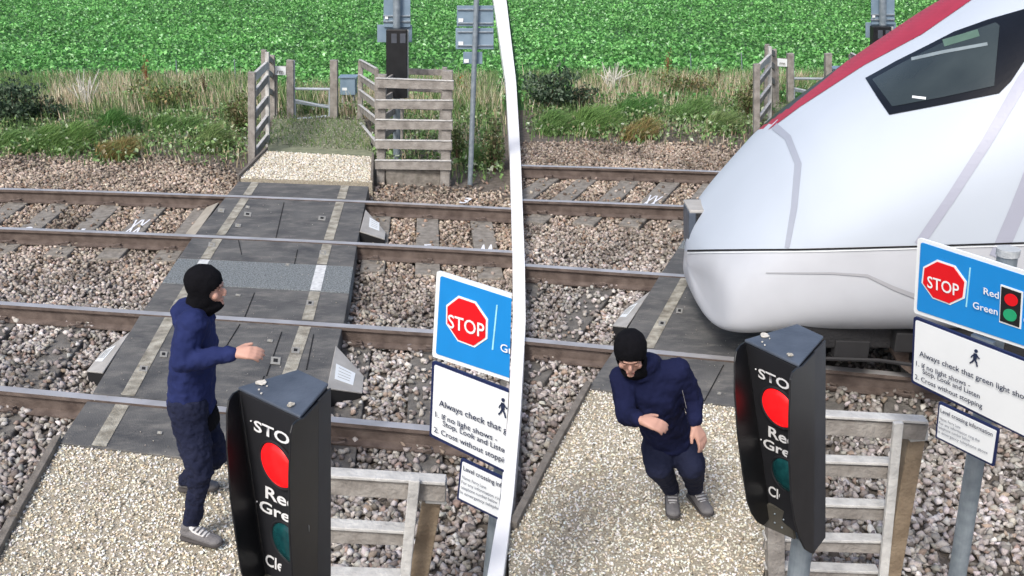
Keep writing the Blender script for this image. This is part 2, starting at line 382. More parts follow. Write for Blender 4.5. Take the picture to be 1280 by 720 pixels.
# canonical outlines ------------------------------------------------------------
DECK_L = [(303, 218), (298, 227), (238.5, 299.5), (171, 400), (147, 438), (116, 491), (73, 554), (20, 634)]
DECK_R = [(464, 218), (461, 232.6), (447, 300), (431, 400), (421, 430), (411, 473), (396, 540), (383, 594), (370, 660)]
RAILS = [[(-400, 229), (0, 237), (330, 246.5), (460, 252), (640, 261), (900, 276)],
         [(-400, 274), (0, 286.5), (330, 298), (640, 315), (900, 331)],
         [(-400, 352), (0, 379), (230, 394.5), (540, 414.5), (900, 438)],
         [(-400, 447), (0, 485.5), (206, 505), (284, 513), (412, 524.5), (540, 536), (900, 568)]]
CREAM_N = [(74, 556), (240, 576), (385, 596), (372, 640), (345, 730), (315, 860), (-110, 900), (-55, 795), (-16, 725), (20, 655)]
CREAM_F = [(333, 189), (467, 196.5), (465, 228), (300, 223)]
def interp_world(S, pts, axis='y', z=0):
    W = [S.G(*p, z) for p in pts]
    if axis == 'y':
        W.sort(key=lambda p: p.x); return lambda x: float(np.interp(x, [p.x for p in W], [p.y for p in W]))
    W.sort(key=lambda p: p.y); return lambda y: float(np.interp(y, [p.y for p in W], [p.x for p in W]))

def build_site(S):
    r = np.random.default_rng(21 if S.k == 'L' else 22)
    W_ = S.where
    RY = [interp_world(S, rp) for rp in RAILS]
    XL = interp_world(S, DECK_L, 'x'); XR = interp_world(S, DECK_R, 'x')
    # smooth the rails with a fitted quadratic so they have no kinks
    for i, rp in enumerate(RAILS):
        W = [S.G(*p) for p in rp]; co = np.polyfit([p.x for p in W], [p.y for p in W], 2)
        RY[i] = (lambda c_: (lambda x: float(np.polyval(c_, x))))(co)
    order = ['farthest', 'second farthest', 'third', 'nearest']
    # x-limits of each rail
    def seam_x(fy):
        xs = np.linspace(-6, 6, 600)
        for x in (xs if S.k == 'L' else xs[::-1]):
            p = np.array([[x, fy(x), 0.0]]); px, py = proj_np(p)
            if (S.k == 'L' and px[0] > seam(py[0])-2) or (S.k == 'R' and px[0] < seam(py[0])+2): return x
    prof = [(-.035, 0), (.035, 0), (.036, -.03), (.009, -.045), (.009, -.135), (.07, -.15), (.07, -.165), (-.07, -.165), (-.07, -.15), (-.009, -.135), (-.009, -.045), (-.036, -.03)]
    lims = []
    for i in range(4):
        xe = seam_x(RY[i]); a, b = (-9, xe) if S.k == 'L' else (xe, 9); lims.append((a, b))
        bm = bmesh.new(); rings = []
        for x in np.linspace(a, b, 46):
            y = RY[i](x); rings.append([bm.verts.new((x, y+q[0]*1.15, .004+q[1])) for q in prof])
        n = len(prof)
        for r0, r1 in zip(rings, rings[1:]):
            for k in range(n):
                f_ = bm.faces.new((r0[k], r0[(k+1) % n], r1[(k+1) % n], r1[k])); f_.material_index = 0 if k == 0 else 1
        bm.faces.new(rings[0]).material_index = 1; bm.faces.new(rings[-1][::-1]).material_index = 1
        o = from_bm('rail', bm, [M_steel, M_rust])
        tag(o, f'{order[i]} of the four rusty steel rails {W_}', 'rail', 'steel rails through the crossings')
    # deck ------------------------------------------------------------------
    deck = empty('crossing_deck', (XL(RY[2](0) if False else 8.0), 8.0, 0))
    tag(deck, f'black rubber panel walkway deck across the rails {W_}', 'crossing deck', 'foot crossing decks')
    def strip(name, c0, c1, xl, xr, z, m, zb=None, parent=deck, n=10):
        """panel between the curves y=c0(x) (near) and y=c1(x) (far) and the edges xl(y), xr(y)"""
        def solve(c, xe):
            x = xe(c(0))
            for _ in range(12): x = xe(c(x))
            return x
        pts = []
        a, b = solve(c0, xl), solve(c0, xr); pts += [Vector((x, c0(x), z)) for x in np.linspace(a, b, n)]
        a, b = solve(c1, xl), solve(c1, xr); pts += [Vector((x, c1(x), z)) for x in np.linspace(b, a, n)]
        bm = bmesh.new()
        if zb is not None: prism(bm, pts, z0=zb)
        else: prism(bm, pts, z0=z-.003)
        return from_bm(name, bm, m, parent, bevel=.004 if zb is not None else 0)
    NE = interp_world(S, [(-200, 522), (73, 554), (288, 580), (385, 594), (600, 622)]); FE = interp_world(S, [(100, 219), (298, 227), (461, 233), (700, 242)])
    g = .062
    off = lambda c, d: (lambda x: c(x)+d)
    frac = lambda c0, c1, t: (lambda x: c0(x)*(1-t)+c1(x)*t)
    spans = [(off(NE, .01), off(RY[3], -g)), (off(RY[3], g), off(RY[2], -g)), (off(RY[2], g), None), (None, None), (None, off(RY[1], -g)), (off(RY[1], g), off(RY[0], -g)), (off(RY[0], g), FE)]
    m0 = interp_world(S, [(-200, 335), (205, 353.6), (431, 366), (700, 381)]); m1 = interp_world(S, [(-200, 309), (227, 323), (438, 333), (700, 345)])
    spans[2] = (off(RY[2], g), off(m0, -.008)); spans[3] = (off(m0, .004), off(m1, -.004)); spans[4] = (off(m1, .008), off(RY[1], -g))
    CL = lambda w0: (lambda y: lineL(y)-w0); 
    lineL = interp_world(S, [(323, 220), (319, 229), (265, 310), (207, 408), (186.6, 448), (124, 557), (90, 615)], 'x')
    lineR = interp_world(S, [(434, 224), (431, 234), (413, 292), (400, 339), (388, 390), (362, 465), (330, 560), (315, 605)], 'x')
    for i, (c0, c1) in enumerate(spans):
        strip('deck_panel', c0, c1, XL, XR, 0.0 if i != 3 else .002, M_deck2 if i == 3 else M_deck, zb=-.15)
        for ln in (lineL, lineR):
            hw = S.px(8.2, S.G(250, 400))*.9
            strip('painted_line', off(c0, .012), off(c1, -.012), (lambda y, ln=ln: ln(y)-hw), (lambda y, ln=ln: ln(y)+hw), .0055, M_line2 if i == 3 else M_line, n=3)
    # flangeways: dark packing between panel and rail
    for i in range(4):
        strip('flangeway', off(RY[i], -.070), off(RY[i], .070), lambda y: XL(y)+.015, lambda y: XR(y)-.015, -.05, M_gap, zb=-.12)
    # joints across panels + lifting plates and scuffs
    for (a, b) in [((355, 253), (345, 297)), ((352, 415), (333, 470)), ((330, 470), (318, 508)), ((318, 366), (306, 396)), ((300, 405), (272, 450)), ((302, 318), (298, 300)), ((268, 520), (240, 572)), ((372, 312), (368, 330)), ((392, 418), (383, 462))]:
        A = S.G(*a, .004); B = S.G(*b, .004); bm = bmesh.new(); beam(bm, A, B, .008, .004); from_bm('panel_joint', bm, M_gap, deck)
    for (x, y, w_, h_) in [(310, 267, 9, 5), (403, 272, 9, 5), (298, 281, 7, 4), (277, 262, 8, 5), (310, 258, 5, 3), (345, 450, 12, 9), (205, 442, 9, 7), (360, 330, 5, 3), (404, 315, 8, 5), (265, 305, 8, 5), (388, 378, 9, 6), (180, 460, 10, 7), (370, 437, 10, 7), (298, 368, 6, 2), (338, 425, 7, 3), (262, 560, 5, 3), (200, 540, 6, 3)]:
        q = [S.G(x-w_/2, y-h_/2, .0098), S.G(x+w_/2, y-h_/2+1, .0098), S.G(x+w_/2-1, y+h_/2+1, .0098), S.G(x-w_/2-1, y+h_/2, .0098)]
        bm = bmesh.new(); prism(bm, q, off=Vector((0, 0, -.003)))
        q2 = [(q[0]+q[1]+q[2]+q[3])/4+(p-(q[0]+q[1]+q[2]+q[3])/4)*.45+Vector((0, 0, .003)) for p in q]
        from_bm('lifting_plate', bm, M_mark, deck)
        bm = bmesh.new(); prism(bm, q2, off=Vector((0, 0, -.003))); from_bm('lifting_slot', bm, M_gap if w_ > 8 else M_line, deck)
    # small pale specks of dirt and bird droppings on the deck
    pts = []
    for _ in range(260):
        y = r.uniform(235, 572); xl_ = np.interp(y, [p[1] for p in DECK_L], [p[0] for p in DECK_L]); xr_ = np.interp(y, [p[1] for p in DECK_R], [p[0] for p in DECK_R])
        pts.append(S.G(r.uniform(xl_+4, xr_-4), y, .007))
    pts = np.array([tuple(p) for p in pts])
    tag(scatter_stones('deck_grit', pts, r.uniform(.003, .009, len(pts)), pal(r, len(pts), [(.45, .43, .38), (.3, .28, .25)]), SMALL, r), kind='stuff', label=f'pale loose grit on the deck {W_}')
    # end ramps ---------------------------------------------------------------
    ramps = [([(273, 253), (240, 299), (232, 292), (258, 259)], -.02, -.12, None, 'tan plate, left end of far track deck'),
             ([(457, 262), (482, 290), (481, 299), (450, 289)], .01, -.10, [(462, 272), (474, 279), (474, 289), (461, 284)], 'white labelled plate, right end of far track deck'),
             ([(162, 415), (128, 466), (108, 464), (126, 441)], -.01, -.10, [(145, 432), (128, 452), (119, 452), (134, 437)], 'pale plate, left end of near track deck'),
             ([(420, 432), (455, 470), (453, 491), (409, 485)], .01, -.12, [(420, 455), (444, 467), (441, 482), (418, 474)], 'white labelled plate, right end of near track deck')]
    for q, z1, z2, lab, ds in ramps:
        zz = [z1, z2, z2, z1] if q[0][0] > 400 else [z1, z1, z2, z2]
        if q[0][0] > 400: zz = [z1, z2, z2, z1]
        P_ = [S.G(x, y, z) for (x, y), z in zip(q, zz)]
        cpt = sum(P_, Vector())/4
        e = empty('ramp_plate', (cpt.x, cpt.y, -.2)); tag(e, f'{ds}, {W_}', 'ramp plate', 'sloping ramp plates at the deck ends')
        n_ = (P_[1]-P_[0]).cross(P_[3]-P_[0]).normalized(); n_ = n_ if n_.z > 0 else -n_
        bm = bmesh.new(); prism(bm, P_, off=-n_*.012); from_bm('plate', bm, M_plate if q[0][0] == 273 else M_plate2, e, bevel=.003)
        bm = bmesh.new(); lo = [Vector((p.x, p.y, -.2)) for p in P_]
        for a, b in ((0, 1), (1, 2), (2, 3), (3, 0)): sheet(bm, [P_[a]-n_*.014, P_[b]-n_*.014, lo[b], lo[a]])
        from_bm('plate_bracket', bm, M_gap, e, norm=False)
        if lab:
            fr = Frame(P_[0], P_[1]-P_[0], P_[0]-P_[3]); lp = [fr.hit(*S.m(*p))for p in lab]
            from_bm('warning_label', flat(fr, lp, .005), M_white, e)
            for t in (.2, .42, .62, .8):
                a = lp[0].lerp(lp[3], t).lerp(lp[1].lerp(lp[2], t), .15); b = lp[0].lerp(lp[3], t).lerp(lp[1].lerp(lp[2], t), .8)
                bm = bmesh.new(); beam(bm, a+fr.n*.007, b+fr.n*.007, .004, .002, upv=fr.n); from_bm('printed_line', bm, M_mark, e)
    # sleepers ------------------------------------------------------------------
    dd = (S.G(255, 257)-S.G(232, 286)); dd.z = 0
    sl_rects = []
    def sleeper(x1, fa, fb, dl, marks=None, cm=M_conc, ds='', top=-.155):
        """x1: world x at far rail; the sleeper runs along dl"""
        A = Vector((x1, fa(x1), 0)); u = dl.normalized()
        ln = (fa(x1)-fb(x1-(fa(x1)-fb(x1))*u.x/u.y))/u.y
        B = A-u*ln; a = A+u*.42; b = B-u*.42; s = Vector((u.y, -u.x, 0)); hw = .135
        pts = [a-s*hw, a+s*hw, b+s*hw, b-s*hw]
        pp = proj_np(np.array([[v.x, v.y, top] for v in pts]))
        sm = seam(pp[1])
        if S.k == 'L' and (pp[0] > sm-6).any() or S.k == 'R' and (pp[0] < sm+6).any():
            if (S.k == 'L' and (pp[0] > sm-6).all()) or (S.k == 'R' and (pp[0] < sm+6).all()): return
        if (pp[0] > 1300).all() or (pp[0] < -20).all(): return
        bm = bmesh.new(); prism(bm, [Vector((p.x, p.y, top)) for p in pts], z0=ZG-.1)
        # stop at the divider wall
        if S.k == 'L': clip(bm, (GZ(float(seam(300)), 300, 0), Vector((1, 0, 0))))
        else: clip(bm, (GZ(float(seam(300)), 300, 0), Vector((-1, 0, 0))))
        if not bm.faces: bm.free(); return
        e = empty('sleeper', ((A.x+B.x)/2, (A.y+B.y)/2, ZG)); tag(e, ds, 'sleeper', 'concrete sleepers under the rails')
        from_bm('concrete_beam', bm, cm, e, bevel=.012)
        sl_rects.append((a, b, s, hw))
        for fr_, R_ in ((fa, A), (fb, B)):
            for sd in (-1, 1):
                c_ = R_+u*(sd*.105); pc = proj_np(np.array([[c_.x, c_.y, -.1]]))
                if (S.k == 'L' and pc[0][0] > seam(pc[1][0])-12) or (S.k == 'R' and pc[0][0] < seam(pc[1][0])+12): continue
                pts_ = [c_+s*(-.06)+Vector((0, 0, -.13)), c_+s*(-.055)+Vector((0, 0, -.105))+u*sd*.03, c_+s*0+Vector((0, 0, -.098))+u*sd*.055, c_+s*.05+Vector((0, 0, -.105))+u*sd*.03, c_+s*.05+Vector((0, 0, -.115))-u*sd*.03, c_+s*0.0+Vector((0, 0, -.112))-u*sd*.045]
                tube_obj('rail_clip', pts_, .011, M_rust, e, n=6)
        if marks:
            xax = s; yax = u
            frm = Frame(B+u*.30+Vector((0, 0, top)), xax, yax)
            st = marks
            wid, hgt_, t0 = {'XX': (.19, .62, .35), '44': (.17, .42, .22)}.get(st, (.10, .26, .28))
            me = text_mesh(st, .02); co = [v.co.copy() for v in me.vertices]
            x0, x1_ = min(c.x for c in co), max(c.x for c in co); y0, y1 = min(c.y for c in co), max(c.y for c in co)
            wid = wid*(.45 if st == '1' else 1)
            for v, c in zip(me.vertices, co): v.co = B+u*(t0+(c.y-y0)/(y1-y0)*hgt_)+s*(((c.x-x0)/(x1_-x0)-.5)*wid)+Vector((0, 0, top+.004))
            bmm = bmesh.new(); bmm.from_mesh(me); bpy.data.meshes.remove(me); from_bm('spray_mark', bmm, M_spray, e, norm=False)
    far = [(-180, '1', ), (-112, None), (-45, '3'), (21, '2'), (75, '2'), (137, '1'), (194, 'XX'), (255, None), (475, None), (534, '5'), (601, '44'), (668, '3'), (735, None)]
    for j, (cx, mk) in enumerate(far):
        p = S.G(cx, np.interp(cx, [q[0] for q in RAILS[0]], [q[1] for q in RAILS[0]]))
        t = np.clip((cx-255)/(475-255), 0, 1); dl = (dd.normalized()*(1-t)+(S.G(534, 272)-S.G(534, 307)).normalized()*t)
        ds = f'{"unmarked" if not mk else "white crossed" if mk == "XX" else "white numbered"} far track sleeper, {ORD[8-j if j<8 else j-7]} to the {"left" if j<8 else "right"} of the deck, {S.sh}'
        sleeper(p.x, RY[0], RY[1], dl, mk, ds=ds)
    dn = (S.G(162, 405)-S.G(104, 490)); dr = S.G(527, 436)-S.G(524, 524)
    near = [-270, -178, -85, 3, 97, 445, 532, 640, 740]
    for j, cx in enumerate(near):
        p = S.G(cx, np.interp(cx, [q[0] for q in RAILS[2]], [q[1] for q in RAILS[2]]))
        dl = dn if cx < 300 else dr
        sleeper(p.x, RY[2], RY[3], dl.normalized(), None, cm=M_concd, ds=f'grimy near track sleeper, {ORD[5-j if j<5 else j-4]} to the {"left" if j<5 else "right"} of the deck, {S.sh}', top=-.165)
    # ballast -------------------------------------------------------------------
    P, cx, cy = sample(S, -9.5, 9.5, 3.2, 15.8, 900, 0, r)
    dpoly = DECK_L+DECK_R[::-1]
    grow = [(x-3 if i < len(DECK_L) else x+3, y) for i, (x, y) in enumerate(dpoly)]
    inner = [(x+3 if i < len(DECK_L) else x-3, y) for i, (x, y) in enumerate(dpoly)]
    inner = [(x, min(y, 590) if y > 500 else max(y, 226)) for x, y in inner]
    topb = np.interp(cx, [-200, 0, 60, 140, 200, 290, 300, 465, 470, 570, 640, 700], [180, 184, 187, 192, 186, 200, 222, 230, 222, 224, 232, 240])+r.normal(0, 7.0, len(cx))
    ok = (cy > topb) & ~inpoly(cx, cy, inner) & ~inpoly(cx, cy, CREAM_N) & ~inpoly(cx, cy, CREAM_F)
    P = P[ok]
    onS = np.zeros(len(P), bool)
    for a, b, s, hw in sl_rects:
        d = (b-a); L = d.length; d = d/L; q = P[:, :2]-np.array([a.x, a.y]); t = q@np.array([d.x, d.y]); v = np.abs(q@np.array([s.x, s.y]))
        onS |= (t > .02) & (t < L-.02) & (v < hw+.015)
    keep = ~onS | (r.uniform(0, 1, len(P)) < np.where(P[:, 1] < (RY[2](0)+RY[1](0))/2, .25, .03))
    onS = onS[keep]; P = P[keep]; n = len(P)
    nearR = np.zeros(n)
    P[:, 2] = ZG+.022+r.uniform(-.012, .028, n)+.012*pn(P[:, 0], P[:, 1], 2.2, 4); P[onS, 2] = -.145
    nearr = r.uniform(0, 1, n)
    col = pal(r, n, BALC, [.24, .26, .19, .14, .08, .09], .2)
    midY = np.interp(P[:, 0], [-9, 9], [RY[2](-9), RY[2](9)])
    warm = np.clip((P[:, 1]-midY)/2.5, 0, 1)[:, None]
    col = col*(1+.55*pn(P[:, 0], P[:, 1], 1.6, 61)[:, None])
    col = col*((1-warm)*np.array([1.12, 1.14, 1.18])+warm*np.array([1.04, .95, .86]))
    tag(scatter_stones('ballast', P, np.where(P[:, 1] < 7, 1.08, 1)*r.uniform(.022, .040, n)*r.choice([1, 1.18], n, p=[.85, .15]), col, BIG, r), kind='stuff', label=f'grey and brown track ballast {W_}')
    # cream gravel ----------------------------------------------------------------
    for poly, dens, sz, nm in ((CREAM_N, 4000, (.009, .0175), 'near'), (CREAM_F, 2600, (.012, .023), 'far')):
        zt = -.02; pw = [S.G(*p, zt) for p in poly]
        bm = bmesh.new()
        if nm == 'near' and S.k == 'R':    # keep the pad off the divider
            pw = [S.G(*p, zt) for p in [(74, 556), (240, 576), (385, 596), (372, 640), (345, 730), (315, 860), (-40, 860), (-40, 770), (-16, 725), (20, 655)]]
        if nm == 'near' and S.k == 'L':
            pw = [S.G(*p, zt) for p in [(74, 556), (240, 576), (385, 596), (372, 640), (345, 730), (315, 860), (-110, 900), (-55, 795), (-16, 725), (20, 655)]]
        prism(bm, pw, z0=ZG-.02); e = from_bm('gravel_pad', bm, M_bed); tag(e, kind='structure')
        x0, x1 = min(p.x for p in pw), max(p.x for p in pw); y0, y1 = max(min(p.y for p in pw), 3.5), max(p.y for p in pw)
        P, cx, cy = sample(S, x0, x1, y0, y1, dens, zt, r, 12); k = inpoly(cx, cy, poly); P = P[k]; n = len(P)
        P[:, 2] = zt+r.uniform(-.006, .012, n)
        col = pal(r, n, [(.78, .73, .60), (.84, .82, .75), (.66, .57, .42), (.44, .38, .29), (.86, .86, .84), (.20, .18, .14)], [.30, .28, .15, .07, .16, .04], .10)
        pt = pn(P[:, 0], P[:, 1], 2.0, 8)[:, None]; col = col*(1+.07*pt)
        tag(scatter_stones('cream_gravel', P, r.uniform(*sz, n), col, SMALL, r), kind='stuff', label=f'cream gravel on the {nm} approach {W_}')
    # timber edgings
    def edging(pts, zt, ds, wd=.05):
        bm = bmesh.new()
        for a, b in zip(pts, pts[1:]): beam(bm, S.G(*a, zt-.06), S.G(*b, zt-.06), wd, .16)
        tag(from_bm('timber_edging', bm, M_edge, bevel=.004), ds, 'edging board', 'timber boards edging the gravel')
    edging([(74, 556), (19, 657)] if S.k == 'L' else [(74, 556), (19, 657)], .012, f'weathered timber board along the near gravel path, {W_}')
    edging([(18, 659), (-30, 752)] if S.k == 'L' else [(18, 659), (-34, 760)], .012, f'nearer length of weathered timber edging by the near gravel, {W_}')
    edging([(334, 190), (298, 226)], .012, f'thin timber board left of the far cream gravel, {W_}', .035)
    edging([(466.5, 197), (465, 229)], .012, f'thin timber board right of the far cream gravel, {W_}', .035)
    # gate approach: grassy gravel between the fences
    P, cx, cy = sample(S, -9, 9, 12, 19, 700, ZG, r); ok = inpoly(cx, cy, [(343, 150), (455, 152), (467, 197), (335, 189)]); P = P[ok]; n = len(P)
    P[:, 2] = ZG+.03; pz = S.G(400, 170, -.1)
    bm = bmesh.new(); prism(bm, [S.G(*p, -.12) for p in [(343, 148), (455, 150), (468, 197), (333, 190)]], z0=ZG-.01); tag(from_bm('gate_path', bm, mat('path_dirt', (.15, .17, .11), .95, scale=9, bump=.5, col2=(.28, .30, .20))), kind='structure')
    P[:, 2] = -.115+r.uniform(0, .01, n)
    tag(scatter_stones('path_gravel', P[::2], r.uniform(.012, .022, len(P[::2])), pal(r, len(P[::2]), [(.30, .32, .25), (.45, .44, .36), (.18, .2, .13)]), SMALL, r), kind='stuff', label=f'mossy gravel path leading to the gate {W_}')
    Pg = P[1::2]; Pg = Pg[r.uniform(0, 1, len(Pg)) < .8]; n = len(Pg)
    tag(blades('path_grass', Pg, r.uniform(.03, .09, n), r.uniform(.008, .016, n), pal(r, n, [(.10, .20, .05), (.16, .26, .10), (.25, .3, .14)]), r), kind='stuff', label=f'short grass growing through the gate path {W_}')
    build_verge(S, r); build_far(S, r); build_near(S, r)

def build_verge(S, r):
    W_ = S.where
    m = lambda n, lo, hi: r.uniform(lo, hi, n)
    P, cx, cy = sample(S, -14, 14, 12.3, 21.5, 330, ZG, r, 60)
    # outline: verge between the crop and the ballast, except the gate path
    bot = np.interp(cx, [-200, 0, 60, 140, 200, 290, 310, 335], [198, 202, 206, 212, 206, 214, 212, 190])
    botR = np.interp(cx, [465, 470, 570, 640, 760], [200, 226, 232, 240, 246])
    left = (cx < 335) & (cy < bot); right = (cx > 466) & (cy < botR)
    mid = (cx >= 335) & (cx <= 466) & (cy < 149) & (cy > 120)
    keep = (left | right | mid) & (cy > 100) & ~inpoly(cx, cy, [(343, 150), (455, 152), (467, 197), (335, 189)])
    near_seam = np.abs(cx*S.ax+S.bx-seam(cy*S.ay+S.by)) < 16; keep &= ~near_seam
    P, cx, cy = P[keep], cx[keep], cy[keep]; n = len(P)
    # 1 low green ground cover
    g = (r.uniform(0, 1, n) < np.where(cy > 128, 1.0, .7)) & (r.uniform(0, 1, n) < np.clip((np.interp(cx, [0, 140, 290, 335, 465, 640], [200, 206, 208, 190, 214, 232])-cy)/22+.35, .15, 1))
    Pg = P[g].copy(); k = len(Pg); nz = pn(Pg[:, 0], Pg[:, 1], 1.7, 31); Pg[:, 2] = ZG+.05+m(k, 0, .17)+.08*nz
    c = pal(r, k, [(.15, .26, .09), (.22, .35, .13), (.09, .16, .055), (.34, .44, .25), (.30, .28, .16), (.50, .56, .42)], [.27, .26, .16, .15, .09, .07], .25)*(1+.35*nz)[:, None]
    tag(leaves('ground_cover', Pg, m(k, .024, .062), np.clip(c, 0, 1), r, elong=1.4, tilt=.7), kind='stuff', label=f'low mixed green weeds on the bank {W_}')
    # 2 tall grasses: dry straw colour and green
    pr = np.interp(cy, [100, 108, 120, 142, 155, 185, 225], [.3, .9, .9, .6, .20, .10, .05])*np.where((cx > 555) & (cx < 640) & (cy < 190), 1.3, 1)
    P2, cx2, cy2 = P, cx, cy
    for rep in range(3):
        t = r.uniform(0, 1, n) < pr; Pt = P2[t].copy(); Pt[:, :2] += r.normal(0, .05, (t.sum(), 2)); k = len(Pt)
        dry = r.uniform(0, 1, k) < np.clip(.44+.8*pn(Pt[:, 0], Pt[:, 1], .9, 41+0), .10, .92)*np.where((cx2[t] < 55), .25, 1)
        c = np.where(dry[:, None], pal(r, k, [(.42, .37, .26), (.56, .51, .40), (.26, .22, .15), (.46, .37, .26)], None, .2), pal(r, k, [(.12, .19, .07), (.17, .26, .10), (.07, .12, .045)], None, .2))
        hh = m(k, .14, .50)*np.interp(cy2[t], [100, 115, 142, 165, 220], [.75, .95, 1.0, .65, .5])
        tag(blades('tall_grass', Pt, hh, m(k, .010, .022), c*1.5, r, lean=.09), kind='stuff', label=f'tall dry and green grass along the field edge {W_}')
        if rep == 0: pass
    # 3 long combed tussocks
    for (tx, ty, sx, sy, nn, colr, ds) in [(78, 182, 40, 14, 2600, [(.14, .27, .07), (.20, .33, .10), (.09, .17, .045)], 'large mound of long green grass combed to the right'),
                                         (140, 165, 34, 9, 1300, [(.07, .18, .045), (.10, .23, .06)], 'dark green grass mound behind the brown one'),
                                         (143, 197, 26, 7, 1200, [(.26, .20, .08), (.33, .25, .11), (.17, .22, .07)], 'brown and orange grass tussock'),
                                         (22, 186, 26, 9, 1100, [(.12, .24, .07), (.18, .30, .10)], 'green grass mound at the left end of the bank'),
                                         (214, 168, 34, 8, 1300, [(.12, .24, .07), (.16, .28, .09)], 'low green grass mound below the bramble'),
                                         (262, 186, 26, 8, 1000, [(.15, .25, .08), (.20, .27, .11)], 'yellowish green grass mound nearest the left fence'),
                                         (522+70, 205, 20, 8, 600, [(.12, .22, .07), (.16, .26, .09)], 'green grass mound around the far sign pole foot')]:
        a = r.uniform(0, 2*np.pi, nn); q = np.sqrt(r.uniform(0, 1, nn)); X_ = tx+sx*q*np.cos(a); Y_ = ty+sy*q*np.sin(a)
        Q = np.array([tuple(S.G(x, y, ZG)) for x, y in zip(X_, Y_)]); hz = (1-q**2)
        Q[:, 2] += .16*hz*(1+.6*np.sin(Q[:, 0]*9+Q[:, 1]*5))
        px, py = proj_np(Q); kk = (px < seam(py)-25) if S.k == 'L' else (px > seam(py)+25)
        Q = Q[kk]; k = len(Q)
        o = blades('grass_tussock', Q, m(k, .10, .24), m(k, .008, .018), pal(r, k, colr, None, .3), r, lean=.25, dirn=(1, .1), lean_d=.55)
        tag(o, f'{ds} on the bank, {W_}', 'grass tussock')
    # 4 individual plants
    def plant(name, bx_, by_, hpx, wpx, nl, pals, ds, cat, stem=True, lsz=(.03, .06), colr=(.12, .08, .05), dense=1):
        B = S.G(bx_, by_, ZG); px, py = S.m(bx_, by_)
        if abs(px-seam(py)) < wpx*.5*S.ax+8: return
        T = S.P(bx_, by_-hpx, B.y); h = T.z-ZG; wd = S.px(wpx, B)
        e = empty(name, B); tag(e, f'{ds}, {W_}', cat)
        bm = bmesh.new()
        for i in range(7):
            a = r.uniform(0, 6.28); tp = B+Vector((math.cos(a)*wd*.4*r.uniform(.1, 1), math.sin(a)*wd*.4, h*r.uniform(.7, 1)))
            tube(bm, [B+Vector((math.cos(a)*.02, math.sin(a)*.02, 0)), B.lerp(tp, .5)+Vector((0, 0, h*.06)), tp], [.009, .006, .002], 5)
        from_bm('stem', bm, mat('stem_'+name+str(len(MATS)), colr, .9), e)
        q = r.normal(size=(nl, 3)); q /= np.linalg.norm(q, axis=1)[:, None]; q *= r.uniform(.25, 1, (nl, 1))**.5
        Q = np.array(B)+np.c_[q[:, 0]*wd/2, q[:, 1]*wd/2.5, h*.52+q[:, 2]*h*.48]
        th = np.arctan2(q[:, 2], q[:, 0]); am = 1+.30*np.sin(3*th+bx_)+.22*np.sin(7*th+by_)+.15*np.sin(13*th)
        Q = np.array(B)+(Q-np.array(B)-np.array([0, 0, h*.45]))*am[:, None]+np.array([0, 0, h*.45]); Q[:, 2] = np.maximum(Q[:, 2], B.z+.03)
        Q[:, :2] += .12*wd*np.sin(Q[:, 2:3]*17+np.array([0, 2])); Q += r.normal(0, .035, Q.shape)
        qx, qy = proj_np(Q); Q = Q[np.abs(qx-seam(qy)) > 13]; nl = len(Q)
        leaves('foliage', Q, m(nl, *lsz), pal(r, nl, pals, None, .3), r, parent=e, elong=1.5, tilt=1.0)
    G1 = [(.06, .10, .06), (.10, .16, .09), (.04, .07, .045), (.17, .23, .16)]
    plant('hawthorn_bush', 18, 158, 60, 74, 1700, G1, 'dark green bush at the left end of the bank, largest in view', 'bush', lsz=(.03, .06))
    plant('hawthorn_bush', 62, 155, 34, 44, 420, G1+[(.2, .17, .11)], 'smaller ragged bush just right of the dark green one', 'bush')
    plant('bramble_bush', 208, 142, 38, 70, 800, [(.13, .18, .06), (.20, .24, .08), (.09, .11, .05), (.28, .22, .11)], 'olive and brown bramble in the middle of the bank', 'bramble', lsz=(.028, .055))
    plant('bramble_bush', 300, 172, 52, 24, 520, [(.09, .13, .04), (.14, .16, .06), (.2, .18, .1)], 'straggly bramble beside the left fence panel', 'bramble', lsz=(.025, .045))
    plant('dock_plant', 186, 118, 46, 7, 170, [(.30, .13, .06), (.36, .19, .10), (.22, .10, .05)], 'tall rust coloured dock seed head against the crop', 'dock plant', lsz=(.016, .03), colr=(.25, .12, .06))
    plant('dock_plant', 258, 130, 38, 6, 120, [(.10, .07, .04), (.14, .10, .06)], 'thin dark brown seed head right of the bramble', 'dock plant', lsz=(.016, .028))
    plant('dock_plant', 229, 138, 30, 14, 180, [(.09, .07, .045), (.14, .11, .07)], 'short dark brown seeding plant beside the bramble', 'dock plant', lsz=(.016, .028))
    plant('dock_plant', 580, 128, 28, 14, 110, [(.45, .16, .03), (.12, .18, .05)], 'orange tinged plant left of the far sign pole', 'dock plant', lsz=(.02, .035))
    plant('nettle_patch', 618, 214, 60, 30, 650, [(.09, .14, .05), (.20, .19, .10), (.13, .18, .07)], 'leafy nettles right of the far sign pole', 'nettles', lsz=(.025, .045))
    plant('nettle_patch', 548+24, 205, 50, 16, 300, [(.09, .14, .05), (.14, .18, .07)], 'leafy nettles between pen and far sign pole', 'nettles', lsz=(.025, .045))
    # bare white twigs
    B = S.G(108, 140, ZG); e = empty('bare_shrub', B); tag(e, f'leafless shrub of pale bleached twigs on the bank, {W_}', 'bare shrub')
    bm = bmesh.new()
    for i in range(12):
        a = (i-5.5)/11; t = S.P(108+a*34+r.normal(0, 2), 142-r.uniform(36, 56), B.y+r.uniform(-.2, .2)); mdp = B.lerp(t, .5)+Vector((r.normal(0, .03), r.normal(0, .03), .03))
        tube(bm, [B, mdp, t], [.014, .010, .006], 5)
        t2 = mdp+Vector((r.normal(0, .13), r.normal(0, .08), r.uniform(.1, .22))); tube(bm, [mdp, t2], [.009, .004], 5)
